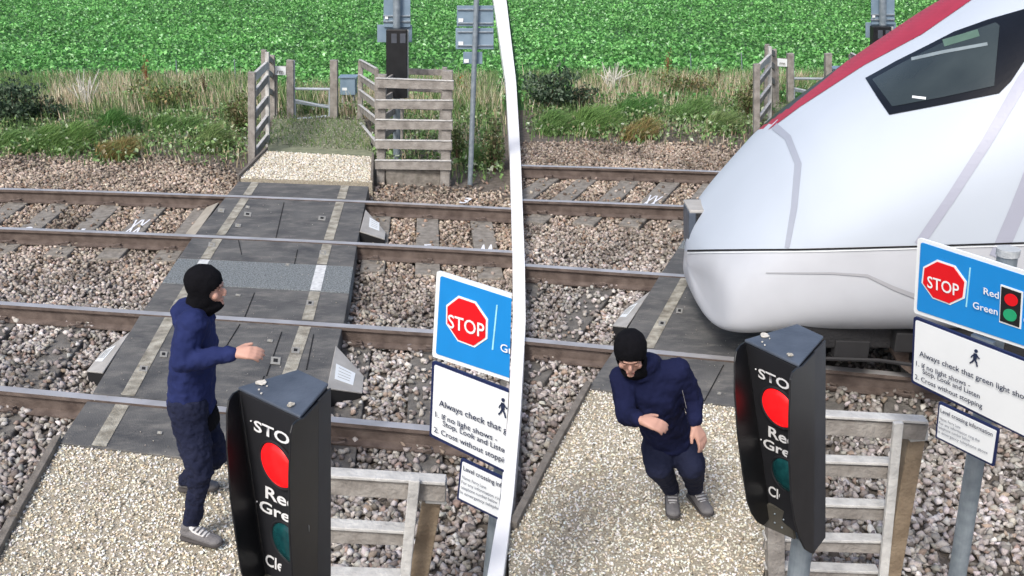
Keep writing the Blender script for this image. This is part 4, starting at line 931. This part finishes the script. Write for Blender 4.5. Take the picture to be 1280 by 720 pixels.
# ------------------------------------------------------------------ train
def build_train(S):
    YR3 = [S.G(*p) for p in RAILS[2]]; YR4 = [S.G(*p) for p in RAILS[3]]
    y3 = lambda x: float(np.interp(x, [p.x for p in YR3], [p.y for p in YR3])); y4 = lambda x: float(np.interp(x, [p.x for p in YR4], [p.y for p in YR4]))
    yc = (y3(3)+y4(3))/2+.08; slope = ((y3(4.5)+y4(4.5))-(y3(1.5)+y4(1.5)))/2/3.0
    e = empty('train', (8, yc+slope*5, 0)); tag(e, 'white high speed train with red stripe and pointed nose passing over the crossing', 'train')
    st = [  # s, x, zbot, ztop, halfwidth, corner softness
        (1.58, .20, .80, 1.02), (1.62, .20, .88, 1.04), (1.67, .20, .98, 1.06), (1.76, .21, 1.13, 1.09), (1.92, .24, 1.36, 1.14), (2.12, .30, 1.62, 1.20), (2.36, .33, 1.89, 1.25), (2.65, .36, 2.15, 1.29),
        (3.0, .39, 2.45, 1.32), (3.4, .42, 2.78, 1.34), (3.9, .44, 3.12, 1.36), (4.5, .45, 3.42, 1.37), (5.3, .45, 3.64, 1.38), (6.5, .45, 3.74, 1.38), (9, .45, 3.76, 1.38), (14, .45, 3.76, 1.38)]
    N = 120; V = []; xs = np.array([s[0] for s in st])
    fine = np.unique(np.concatenate([1.58+.30*(1-np.cos(np.linspace(0, math.pi/2, 16))), np.linspace(1.9, 6.5, 110), np.linspace(6.5, 14, 10)]))
    def sm(i, x):   # monotone-ish smooth interpolation
        return np.interp(x, xs, [s[i] for s in st])
    bm = bmesh.new(); rings = []
    for x in fine:
        zb, zt_, hw = sm(1, x), sm(2, x), sm(3, x); q_ = min(1, (x-1.58)/.30); f_ = .80+.20*math.sqrt(1-(1-q_)**2)
        hw *= .5+.5*f_; zb = .52-(.52-zb)*(f_-.02*(1-q_)); zc = (zb+zt_)/2; hh = (zt_-zb)/2; ring = []
        for k in range(N):
            a = 2*math.pi*k/N; ca, sa = math.cos(a), math.sin(a)
            ex = 4.2 if sa < 0 else 2.6
            u = np.sign(ca)*abs(ca)**(2/ex); v = np.sign(sa)*abs(sa)**(2/ex)
            yy = u*hw*(1-.10*max(0, v)**2)*(1-.05*max(0, -v)**3); 
            ring.append(bm.verts.new((x+ .10*abs(u)**3*max(0, 1-(x-1.58)/1.6), yc+slope*(x-1.6)+yy, zc+v*hh)))
        rings.append(ring)
    for r0, r1 in zip(rings, rings[1:]):
        for k in range(N): bm.faces.new((r0[k], r0[(k+1) % N], r1[(k+1) % N], r1[k]))
    prev = rings[0]; cm_ = sum((v.co for v in rings[0]), Vector())/N; inner = []
    for sc_, dx in ((.85, .03), (.62, .055), (.36, .07), (.12, .075)):
        rg = [bm.verts.new(cm_+(v.co-cm_)*sc_-Vector((dx, 0, 0))) for v in rings[0]]
        for k in range(N): bm.faces.new((rg[k], rg[(k+1) % N], prev[(k+1) % N], prev[k]))
        inner.append(rg); prev = rg
    bm.faces.new(prev); bm.faces.new(rings[-1][::-1])
    bmesh.ops.recalc_face_normals(bm, faces=bm.faces)
    for _ in range(40): bmesh.ops.smooth_vert(bm, verts=[v for rg in inner[:3]+rings[:22] for v in rg], factor=.5, use_axis_x=True, use_axis_y=True, use_axis_z=True)
    # smooth
    for _ in range(3): bmesh.ops.smooth_vert(bm, verts=[v for rg in rings[0:-12] for v in rg], factor=.5, use_axis_x=True, use_axis_y=True, use_axis_z=True)
    bv0 = BVHTree.FromBMesh(bm)
    sa = bv0.ray_cast(CAM, ray(900, 313).normalized())[0]
    sn = ray(860, 313.5).cross(ray(1345, 301)).normalized(); sn = sn if sn.z > 0 else -sn
    bmesh.ops.bisect_plane(bm, geom=bm.verts[:]+bm.edges[:]+bm.faces[:], plane_co=sa, plane_no=sn)
    for f_ in bm.faces:
        if (f_.calc_center_median()-sa).dot(sn) < 0: f_.material_index = 3
    bvh = BVHTree.FromBMesh(bm)
    xi = [955, 973, 1000, 1080, 1153, 1215, 1300]; yi = [163, 152, 132, 80, 41, -2, -60]      # inner edge of the red band
    xo = [950, 992, 1030, 1067, 1107, 1150, 1240]; yo = [160, 131, 101, 70, 40, 12, -56]
    fcs = list(bm.faces); cc = np.array([tuple(f_.calc_center_median()) for f_ in fcs]); yl = yc+slope*(cc[:, 0]-1.6)
    cc[:, 1] = np.where(cc[:, 1] > yl+.85, 2*yl-cc[:, 1], cc[:, 1]); qx, qy = proj_np(cc)
    for f_, a_, b_, z_ in zip(fcs, qx, qy, cc[:, 2]):
        if z_ > 1.5 and b_ < np.interp(a_, xi, yi)-3: f_.material_index = 1 if b_ > np.interp(a_, xo, yo) else 2
    body = from_bm('body_shell', bm, [M_train, M_trainred, M_glassb, M_train2], e, smooth=True)
    def cast(px, py, off_=0):
        d = ray(px, py).normalized(); h = bvh.ray_cast(CAM, d)
        if h[0] is None: return None
        n_ = h[1] if h[1].dot(d) < 0 else -h[1]
        return h[0]+n_*off_
    def decal(name, poly, m, off_=.004, step=4.0):
        xs_ = [p[0] for p in poly]; ys_ = [p[1] for p in poly]; b = bmesh.new(); vs = [b.verts.new((x, y, 0)) for x, y in poly]; b.faces.new(vs)
        x = math.floor(min(xs_)/step)*step
        while x < max(xs_): bmesh.ops.bisect_plane(b, geom=b.verts[:]+b.edges[:]+b.faces[:], plane_co=(x, 0, 0), plane_no=(1, 0, 0)); x += step
        y = math.floor(min(ys_)/step)*step
        while y < max(ys_): bmesh.ops.bisect_plane(b, geom=b.verts[:]+b.edges[:]+b.faces[:], plane_co=(0, y, 0), plane_no=(0, 1, 0)); y += step
        bad = []
        for v in b.verts:
            c_ = cast(v.co.x, v.co.y, off_)
            if c_ is None: bad.append(v)
            else: v.co = c_
        bmesh.ops.delete(b, geom=bad, context='VERTS')
        if not b.faces: b.free(); return
        return from_bm(name, b, m, e, norm=False, smooth=False)
    def line(name, pts, wpx, m, off_=.005):
        out = []; pts = [Vector((*p, 0)) for p in pts]; Lf, Rf = [], []
        for i, p in enumerate(pts):
            d = (pts[min(i+1, len(pts)-1)]-pts[max(i-1, 0)]).normalized(); n_ = Vector((-d.y, d.x, 0))
            ww = wpx[i] if isinstance(wpx, list) else wpx
            Lf.append(p+n_*ww/2); Rf.append(p-n_*ww/2)
        decal(name, [(p.x, p.y) for p in Lf+Rf[::-1]], m, off_, 5)
    line('body_seam', [(860, 313.5), (1000, 312), (1150, 307.5), (1345, 301)], 2.2, M_gap, .008)
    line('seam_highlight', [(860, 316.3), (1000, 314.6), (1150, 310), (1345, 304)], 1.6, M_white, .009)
    line('grey_stripe', [(1345, 20), (1279, 100), (1232, 180), (1190, 245), (1148, 306)], [16, 15, 13, 12, 12], M_traingrey)
    line('grey_stripe', [(1300, 190), (1272, 262), (1246, 322)], 20, M_traingrey)
    line('nose_panel_gap', [(968, 158), (985, 172), (998, 205), (993, 260), (984, 310)], [10, 9, 9, 8, 6], mat('gap_grey', (.36, .39, .46), .5, var=.02))
    line('fairing_crease_shade', [(958, 341), (1040, 341), (1084, 344), (1118, 360), (1150, 372)], [1.5, 2.5, 3.5, 5, 6], mat('crease_shade', (.40, .41, .44), .5, var=.02), .008)  # shade along the fairing crease painted as a grey line
    # red band over the nose and black windscreen beyond it
    decal('red_stripe', [(960, 163), (973, 154), (1000, 134), (1080, 82), (1153, 43), (1215, 0), (1240, -20), (1185, -20), (1150, 12), (1107, 40), (1067, 70), (1030, 101), (992, 131)], M_trainred, .005, 4)
    gl = [(1082, 98), (1095, 91), (1120, 77), (1160, 57), (1193, 40), (1235, 25), (1280, 12), (1330, 2), (1330, 20), (1300, 52), (1280, 78), (1264, 102), (1249, 117), (1180, 131), (1112, 144), (1097, 122)]
    decal('window_frame', gl, M_glassb, .006, 5)
    cx_ = sum(p[0] for p in gl)/len(gl); cy_ = sum(p[1] for p in gl)/len(gl)
    decal('cab_window', [(1091, 100), (1125, 81), (1195, 46), (1245, 29), (1250, 33), (1243, 108), (1180, 122), (1116, 134)], M_glass, .009, 5)
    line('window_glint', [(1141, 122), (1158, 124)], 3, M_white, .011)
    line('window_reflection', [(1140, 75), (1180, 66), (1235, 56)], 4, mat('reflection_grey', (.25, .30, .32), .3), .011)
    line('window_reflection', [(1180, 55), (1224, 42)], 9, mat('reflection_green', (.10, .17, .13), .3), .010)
    # coupler at the nose, underframe, wheels
    bmc = bmesh.new(); a = PY(874, 290, yc+.05)
    Yn = yc-.35
    for (x0, y0, x1, y1, dY, m_, nm) in [(868, 266, 900, 306, .45, M_under, 'coupler'), (861, 266, 872, 311, .30, M_sigtop, 'coupler_bracket'), (862, 263, 890, 267, .35, M_plate2, 'coupler_cover')]:
        bm = bmesh.new(); prism(bm, [PY(x0, y1, yc+.15), PY(x1, y1, yc+.15), PY(x1, y0, yc+.15), PY(x0, y0, yc+.15)], off=Vector((0, dY, 0))); from_bm(nm, bm, m_, e, bevel=.01)
    bm = bmesh.new()
    for (x0, x1, z0, z1, hw) in [(3.1, 6.4, .18, .55, .95), (6.8, 13.8, .2, .5, 1.2), (2.2, 3.2, .30, .52, 1.0)]:
        cx2 = (x0+x1)/2; y_ = yc+slope*(cx2-1.6)
        prism(bm, [Vector((x0, y_-hw, z1)), Vector((x1, y_-hw, z1)), Vector((x1, y_+hw, z1)), Vector((x0, y_+hw, z1))], z0=z0)
    from_bm('underframe', bm, M_under, e, bevel=.02)
    for i in range(9):
        x = 2.5+i*.42; y_ = yc+slope*(x-1.6)-1.0; bm = bmesh.new(); zz = .30+.1*(i % 3)
        beam(bm, Vector((x, y_, zz)), Vector((x+.26, y_-.02, zz)), .12, .16); from_bm('brake_box', bm, mat('gear_grey', (.022, .022, .024), .7), e, bevel=.01)
    tube_obj('air_pipe', [Vector((2.3+.5*i, yc+slope*(.7+.5*i)-1.12, .24+.03*(i % 2))) for i in range(10)], .016, mat('gear_grey', (.022, .022, .024), .7), e, 6)
    for x in (3.35, 5.6, 11, 13):
        for fy in (y3, y4):
            bm = bmesh.new(); c0 = Vector((x, fy(x), .42)); tube(bm, [c0-Vector((0, .065, 0)), c0+Vector((0, .065, 0))], .415, 32); from_bm('wheel', bm, M_rust, e)
            bm = bmesh.new(); tube(bm, [c0-Vector((0, .10, 0)), c0+Vector((0, .10, 0))], .12, 16); from_bm('axle_hub', bm, M_under, e)

# ------------------------------------------------------------------ people
def ell(bm, c, rx, ry=None, rz=None, rot=None, sub=2):
    ry = ry or rx; rz = rz or rx
    M = Matrix.Translation(c) @ (rot.to_4x4() if rot else Matrix.Identity(4)) @ Matrix.Diagonal((rx, ry, rz, 1))
    return bmesh.ops.create_icosphere(bm, subdivisions=sub, radius=1, matrix=M)['verts']
def hull2(bm, parts):
    """convex hull of several ellipsoids (centre, (rx,ry,rz), rot)"""
    b = bmesh.new()
    for c, rr, rot in parts: ell(b, c, *(rr if isinstance(rr, (tuple, list)) else (rr, rr, rr)), rot)
    res = bmesh.ops.convex_hull(b, input=b.verts[:])
    junk = [g for g in res['geom_interior'] if isinstance(g, bmesh.types.BMVert)]
    bmesh.ops.delete(b, geom=junk, context='VERTS')
    loose = [v for v in b.verts if not v.link_faces]; bmesh.ops.delete(b, geom=loose, context='VERTS')
    me = bpy.data.meshes.new('h'); b.to_mesh(me); b.free(); bm.from_mesh(me); bpy.data.meshes.remove(me)
def limb(bm, pts, rads):
    for (a, ra), (b, rb) in zip(zip(pts, rads), zip(pts[1:], rads[1:])): hull2(bm, [(a, ra, None), (b, rb, None)])
def remesh(name, bm, m, parent, vox=.010, smooth=4, disp=None):
    bmesh.ops.recalc_face_normals(bm, faces=bm.faces)
    me = bpy.data.meshes.new(name); bm.to_mesh(me); bm.free(); o = bpy.data.objects.new('tmp', me); COL.objects.link(o)
    md = o.modifiers.new('r', 'REMESH'); md.mode = 'VOXEL'; md.voxel_size = vox; md.use_smooth_shade = True
    sm_ = o.modifiers.new('s', 'SMOOTH'); sm_.factor = .5; sm_.iterations = smooth
    if disp:
        tx_ = bpy.data.textures.new('wr', 'CLOUDS'); tx_.noise_scale = disp[1]; dm = o.modifiers.new('d', 'DISPLACE'); dm.texture = tx_; dm.strength = disp[0]; dm.mid_level = .5; dm.texture_coords = 'GLOBAL'
    dg = bpy.context.evaluated_depsgraph_get(); m2 = bpy.data.meshes.new_from_object(o.evaluated_get(dg))
    bpy.data.objects.remove(o); m2.name = name; m2.materials.clear(); m2.materials.append(m)
    m2.polygons.foreach_set('use_smooth', [True]*len(m2.polygons))
    return link(name, m2, parent)
def hand(bm, wrist, fwd, nrm, side, curl=.5, s=1.0):
    """palm + four fingers + thumb; fwd along the fingers, nrm out of the palm's back, side towards the thumb"""
    fwd = fwd.normalized(); nrm = (nrm-fwd*nrm.dot(fwd)).normalized(); sd = fwd.cross(nrm); sd = sd if sd.dot(side) > 0 else -sd
    pc = wrist+fwd*.05*s
    hull2(bm, [(wrist, .024*s, None), (wrist+fwd*.085*s+sd*.026*s, .013*s, None), (wrist+fwd*.078*s-sd*.028*s, .012*s, None), (wrist+fwd*.04*s+sd*.026*s, .014*s, None)])
    for i, (o_, L) in enumerate([(.029, .078), (.010, .086), (-.010, .080), (-.028, .062)]):
        b = wrist+(fwd*.082+sd*o_)*s; d = fwd; p = [b]; 
        for j, fL in enumerate((.42, .33, .25)):
            a = curl*(.55+.25*j)*(1+.12*i); d = (d*math.cos(a*.8)-nrm*math.sin(a*.8)).normalized(); spread = sd*(o_*.9)
            p.append(p[-1]+(d+spread).normalized()*L*fL*s)
        limb(bm, p, [.0105*s, .0098*s, .0088*s, .0075*s])
    t0 = wrist+(fwd*.022+sd*.024)*s; t1 = t0+(fwd*.030+sd*.026-nrm*.008)*s; t2 = t1+(fwd*.030+sd*.010-nrm*.008)*s
    limb(bm, [t0, t1, t2], [.015*s, .0115*s, .0095*s])

def head_rot(fwd, up):
    y = fwd.normalized(); x = y.cross(up).normalized(); z = x.cross(y).normalized()
    return Matrix((x, y, z)).transposed()      # local: x right, y face direction, z up
def build_head(bmb, c, R_, parent, s=1.0):
    T = lambda x, y, z: c+R_ @ Vector((x, y, z))*s
    hull2(bmb, [(T(0, -.010, .03), (.074*s, .092*s, .085*s), R_), (T(0, .020, -.050), (.056*s, .064*s, .056*s), R_)])
    ell(bmb, T(0, .093, -.020), .013*s, .017*s, .024*s, R_)             # nose
    ell(bmb, T(0, .096, -.034), .017*s, .012*s, .010*s, R_)
    ell(bmb, T(0, .074, -.085), .026*s, .022*s, .018*s, R_)             # chin
    ell(bmb, T(0, .080, -.062), .024*s, .013*s, .008*s, R_)             # lips
    ell(bmb, T(0, .076, .024), .042*s, .016*s, .010*s, R_)              # brow
    for sx in (-1, 1): ell(bmb, T(sx*.040, .058, -.03), .022*s, .02*s, .024*s, R_); ell(bmb, T(sx*.066, -.005, -.01), .008*s, .018*s, .028*s, R_)
    return T
def face_bits(T, R_, parent, s):
    for sx in (-1, 1):
        b = bmesh.new(); ell(b, T(sx*.030, .0795, .003), .011*s, .007*s, .0045*s, R_); from_bm('eye', b, M_eyew, parent, smooth=True)
        b = bmesh.new(); ell(b, T(sx*.030, .0845, .001), .006*s, .003*s, .0025*s, R_); from_bm('iris', b, M_eye, parent, smooth=True)
        b = bmesh.new(); hull2(b, [(T(sx*.018, .086, .020), .0025*s, None), (T(sx*.040, .078, .021), .0022*s, None)]); from_bm('eyebrow', b, M_eye, parent, smooth=True)
    b = bmesh.new(); hull2(b, [(T(-.020, .088, -.062), .0022*s, None), (T(.020, .088, -.062), .0022*s, None)]); from_bm('mouth', b, mat('lip', (.30, .10, .09), .6), parent, smooth=True)
def balaclava(T, R_, parent, s, neck, nr):
    """shell round the head with an opening for the face"""
    b = bmesh.new()
    hull2(b, [(T(0, -.014, .032), (.086*s, .101*s, .095*s), R_), (T(0, .004, -.060), (.068*s, .070*s, .055*s), R_)])
    hull2(b, [(T(0, .030, -.094), (.052*s, .062*s, .034*s), R_), (neck, nr, None)])
    hull2(b, [(T(0, -.01, -.03), (.070*s, .075*s, .05*s), R_), (neck, nr, None)])
    o = remesh('balaclava', b, M_bala, parent, .008, 4)
    # cut the opening: delete faces in the face window
    me = o.data; bm = bmesh.new(); bm.from_mesh(me); inv = R_.inverted(); c = T(0, 0, 0)
    dele = []
    for f_ in bm.faces:
        p = inv @ (f_.calc_center_median()-c)/s
        if p.y > .028 and ((p.x/.066)**2+((p.z+.016)/.056)**2) < 1: dele.append(f_)
    bmesh.ops.delete(bm, geom=dele, context='FACES'); bm.to_mesh(me); bm.free()
    sol = o.modifiers.new('sol', 'SOLIDIFY'); sol.thickness = .006; sol.offset = 1
    return o
def shoe(toe, heel, ankle, side, parent):
    f_ = (toe-heel); f_.z = 0; L = f_.length; f_.normalize(); u = Vector((0, 0, 1)); sd = f_.cross(u); R_ = Matrix((sd, f_, u)).transposed()
    b = bmesh.new(); z0 = heel.z
    pr = [(heel+f_*.035, (.042, .040, .020)), (heel+f_*(L*.55), (.047, .05, .018)), (toe-f_*.05, (.050, .05, .018))]
    hull2(b, [(p+u*.020, rr, R_) for p, rr in pr]); so_ = remesh('shoe', b, M_sole, parent, .006, 3)
    b = bmesh.new(); hull2(b, [(heel+f_*.04+u*.062, (.039, .036, .03), R_), (heel+f_*(L*.5)+u*.050, (.042, .05, .032), R_), (toe-f_*.052+u*.036, (.045, .046, .026), R_)])
    hull2(b, [(heel+f_*.048+u*.065, (.034, .038, .03), R_), (heel+f_*.055+u*.105, (.036, .042, .014), R_)])
    o = remesh('upper', b, M_shoe, so_, .006, 3)
    b = bmesh.new(); hull2(b, [(heel+f_*.085+u*.104, (.027, .025, .012), R_), (heel+f_*.12+u*.082, (.033, .02, .014), R_)])
    hull2(b, [(heel+f_*.11+u*.086, (.034, .02, .014), R_), (toe-f_*.095+u*.060, (.029, .02, .012), R_)]); remesh('laces', b, M_lace, so_, .006, 2)
    for i in range(4):
        p = (heel+f_*.115+u*.098).lerp(toe-f_*.10+u*.068, i/3); b = bmesh.new(); hull2(b, [(p-sd*.030+u*.006, .0045, None), (p+sd*.030+u*.006, .0045, None)]); from_bm('lace', b, M_shoe, so_, smooth=True)
    return so_

def build_person_left():
    S = SL; Yh = 4.86
    J = lambda x, y, Y: PY(x, y, Y)
    root = bpy.data.objects.new('person', None)
    hipR = J(236, 517, Yh-.08); hipL = J(248, 515, Yh+.10); chest = J(243, 428, Yh); shR = J(240, 404, Yh-.17); shL = J(250, 402, Yh+.18); neck = J(246, 388, Yh)
    head = J(257.5, 359, Yh); elR = J(228, 452, Yh-.26); wrR = J(292, 442, Yh-.24)
    toe = GZ(279, 684, 0.004); heel = GZ(227, 673, 0.004); kneeR = J(251, 590, Yh-.17); ankR = J(240, 650, heel.y)
    toe2 = GZ(276, 612, 0.004); heel2 = toe2+Vector((-.265, -.02, 0)); kneeL = J(270, 570, Yh+.10); ankL = heel2+Vector((.06, 0, .10))
    elL = J(240, 450, Yh+.27); wrL = J(244, 488, Yh+.24)
    R_ = head_rot(Vector((1, .05, -.10)), Vector((.05, 0, 1)))
    b = bmesh.new()
    T = build_head(b, head, R_, None, 1.02)
    limb(b, [head-Vector((.02, 0, .05)), neck, neck-Vector((0, 0, .08))], [.055, .056, .07])
    hull2(b, [(shR, .055, None), (shL, .055, None), (chest, (.10, .14, .12), None)]); hull2(b, [(chest, (.10, .14, .12), None), (hipR, .07, None), (hipL, .07, None)])
    limb(b, [shR, elR, wrR], [.052, .040, .026]); limb(b, [shL, elL, wrL], [.052, .04, .026])
    limb(b, [hipR, kneeR, ankR], [.08, .055, .04]); limb(b, [hipL, kneeL, ankL], [.08, .055, .04])
    hand(b, wrR, Vector((.96, -.05, .10)), Vector((.1, -.55, .8)), Vector((.2, .6, .1)), .85, 1.04); hand(b, wrL, Vector((.2, .1, -.9)), Vector((.4, .3, .8)), Vector((0, -1, 0)), .5, 1.0)
    body = remesh('person', b, M_skin, None, .0055, 2)
    tag(body, 'person side on in navy hoodie and black balaclava, arm forward, at the left crossing', 'person')
    face_bits(T, R_, body, 1.02)
    # hoodie
    b = bmesh.new()
    hull2(b, [(shR+Vector((0, .0, .0)), .082, None), (shL, .080, None), (chest+Vector((.0, 0, -.02)), (.125, .175, .13), None)])
    wst = (hipR+hipL)/2+Vector((-.005, 0, .055))
    hull2(b, [(chest, (.12, .17, .1), None), (wst, (.128, .165, .05), None)])
    hull2(b, [(chest+Vector((0, 0, -.02)), (.125, .175, .13), None), (wst+Vector((0, 0, .05)), (.128, .165, .08), None)])
    hull2(b, [(wst+Vector((0, 0, .05)), (.132, .168, .06), None), (wst+Vector((0, 0, -.03)), (.130, .168, .045), None)])
    limb(b, [shR+Vector((0, 0, -.01)), elR, elR.lerp(wrR, .5), wrR+Vector((-.012, 0, 0))], [.078, .062, .054, .041]); limb(b, [shL, elL, wrL], [.08, .062, .042])
    ell(b, wrR+Vector((-.03, 0, 0)), .03, .047, .047)
    # hood lying round the neck
    hull2(b, [(neck+Vector((-.035, 0, .035)), (.085, .088, .035), None), (neck+Vector((.0, 0, -.06)), (.095, .13, .05), None)])
    hull2(b, [(neck+Vector((-.095, 0, .0)), (.045, .09, .05), None), (neck+Vector((-.07, 0, -.085)), (.055, .10, .05), None)])
    for i in range(5):   # sleeve creases
        p = elR.lerp(wrR, .1+.16*i); ell(b, p+Vector((0, 0, -.004)), .018, .064-.004*i, .064-.004*i)
    hood = remesh('hoodie', b, M_hood, body, .008, 4, (.022, .06))
    b = bmesh.new(); a0 = J(222, 425, Yh-.285); hull2(b, [(J(220.5, 432, Yh-.20), .003, None), (J(221, 456, Yh-.20), .003, None)]); from_bm('piping', b, M_lace, body)
    # trousers
    b = bmesh.new()
    hull2(b, [(hipR+Vector((0, 0, .06)), (.112, .10, .07), None), (hipL+Vector((0, 0, .06)), (.112, .10, .07), None), (hipR+Vector((0, 0, -.05)), .104, None), (hipL+Vector((0, 0, -.05)), .10, None)])
    limb(b, [hipR+Vector((0, 0, -.03)), hipR.lerp(kneeR, .55), kneeR, kneeR.lerp(ankR, .55), ankR+Vector((0, 0, -.005))], [.104, .092, .070, .057, .049])
    limb(b, [hipL+Vector((0, 0, -.03)), hipL.lerp(kneeL, .55), kneeL, kneeL.lerp(ankL, .5), ankL+Vector((0, 0, -.01))], [.10, .09, .072, .060, .050])
    for i in range(7):
        p = kneeR.lerp(ankR, .05+.13*i); ell(b, p+Vector((.004*(-1)**i, 0, 0)), .073-.0035*i, .073-.0035*i, .014)
    remesh('trousers', b, M_trous, body, .007, 2, (.030, .05))
    b = bmesh.new(); hull2(b, [(wst+Vector((.012, -.0, -.055)), (.13, .172, .035), None), (wst+Vector((.03, -.02, -.12)), (.12, .165, .02), None)]); remesh('undershirt', b, M_bala, body, .008, 3, (.01, .07))
    balaclava(T, R_, body, 1.02, neck+Vector((.005, 0, .01)), .070)
    shoe(toe, heel, ankR, 1, body); shoe(toe2, heel2, ankL, 1, body)
    bpy.data.objects.remove(root)

def build_person_right():
    J = lambda x, y, Y: PY(x, y, Y)
    Yh = 4.84
    hA = J(823, 558, Yh); hB = J(850, 556, Yh+.02)           # image-left hip, image-right hip
    kA = J(823, 583, Yh-.09); kB = J(864, 582, Yh-.09)
    toeA = GZ(842, 652, .004); toeB = GZ(888, 649, .004); heelA = toeA+Vector((.02, .27, 0)); heelB = toeB+Vector((-.085, .255, 0))
    aA = heelA+Vector((-.004, -.06, .10)); aB = heelB+Vector((.02, -.06, .10))
    sA = J(778, 473, 4.56); sB = J(847, 463, 4.60); chest = J(815, 492, 4.60); neck = J(796, 460, 4.52); head = J(788, 441, 4.47)
    eA = J(783, 520, 4.42); wA = J(800, 525, 4.28); eB = J(867, 500, 4.62); wB = J(868, 530, 4.50)
    R_ = head_rot(Vector((-.10, -1, -.52)), Vector((-.12, -.5, 1)))
    b = bmesh.new(); s = .98
    T = build_head(b, head, R_, None, s)
    limb(b, [head+Vector((.01, .04, -.06)), neck, neck+Vector((0, .05, -.06))], [.055, .056, .07])
    hull2(b, [(sA, .055, None), (sB, .055, None), (chest, (.14, .10, .11), None)]); hull2(b, [(chest, (.10, .08, .10), None), (hA+Vector((.02, 0, 0)), .05, None), (hB, .05, None)])
    limb(b, [sA, eA, wA], [.05, .04, .026]); limb(b, [sB, eB, wB], [.05, .04, .026])
    limb(b, [hA, kA, aA], [.08, .055, .04]); limb(b, [hB, kB, aB], [.08, .055, .04])
    hand(b, wA, Vector((.85, -.25, -.12)), Vector((0, -.6, .9)), Vector((.3, .5, .6)), .6, .95); hand(b, wB, Vector((.42, -.35, -.8)), Vector((.5, -.7, .5)), Vector((-1, -.2, 0)), .5, .98)
    body = remesh('person', b, M_skin, None, .0055, 2)
    tag(body, 'crouching person facing forward in dark hoodie and black balaclava, in front of the train', 'person')
    face_bits(T, R_, body, s)
    b = bmesh.new(); wst = (hA+hB)/2+Vector((-.005, -.01, .07))
    hull2(b, [(chest, (.155, .115, .1), None), (wst+Vector((0, 0, -.03)), (.145, .122, .05), None)])
    hull2(b, [(sA, .070, None), (sB, .072, None), (chest+Vector((0, 0, -.02)), (.150, .110, .12), None)])
    hull2(b, [(chest+Vector((0, 0, -.03)), (.150, .110, .12), None), (wst, (.148, .12, .06), None)])
    hull2(b, [(wst+Vector((0, 0, .02)), (.150, .125, .05), None), (wst+Vector((0, 0, -.05)), (.142, .122, .04), None)])
    limb(b, [sA, eA, eA.lerp(wA, .5), wA+Vector((-.01, .015, 0))], [.072, .056, .050, .041]); limb(b, [sB, eB, wB+Vector((0, .01, .02))], [.072, .056, .043])
    hull2(b, [(neck+Vector((.03, .03, .03)), (.09, .075, .04), None), (neck+Vector((.02, .05, -.06)), (.12, .085, .04), None)])
    hull2(b, [(neck+Vector((.06, .08, .0)), (.09, .05, .05), None), (neck+Vector((.04, .09, -.08)), (.11, .05, .05), None)])
    remesh('hoodie', b, M_hoodd, body, .008, 4, (.022, .06))
    b = bmesh.new(); hull2(b, [(J(853, 488, 4.50), .0018, None), (J(858, 510, 4.47), .0018, None)]); from_bm('piping', b, M_shoe, body)
    b = bmesh.new()
    hull2(b, [(hA+Vector((0, 0, .05)), (.09, .11, .05), None), (hB+Vector((0, 0, .05)), (.09, .11, .05), None), (hA+Vector((0, 0, -.02)), .095, None), (hB+Vector((0, 0, -.02)), .095, None)])
    limb(b, [hA, hA.lerp(kA, .6), kA, kA.lerp(aA, .5), aA+Vector((0, 0, -.015))], [.102, .094, .080, .064, .050]); limb(b, [hB, hB.lerp(kB, .6), kB, kB.lerp(aB, .5), aB+Vector((0, 0, -.015))], [.102, .096, .084, .066, .050])
    tr = remesh('trousers', b, M_trous, body, .008, 4, (.013, .06))
    for x in (824, 831):
        b = bmesh.new(); p = J(x, 548, 4.70); ell(b, p, .006); from_bm('drawstring_tip', b, M_lace, tr, smooth=True)
    balaclava(T, R_, body, s, neck+Vector((0, .01, .0)), .068)
    shoe(toeA, heelA, aA, 1, body); shoe(toeB, heelB, aB, 1, body)

SL = Site('L'); SR = Site('R')
build_site(SL); build_site(SR)
build_train(SR)
build_person_left(); build_person_right()
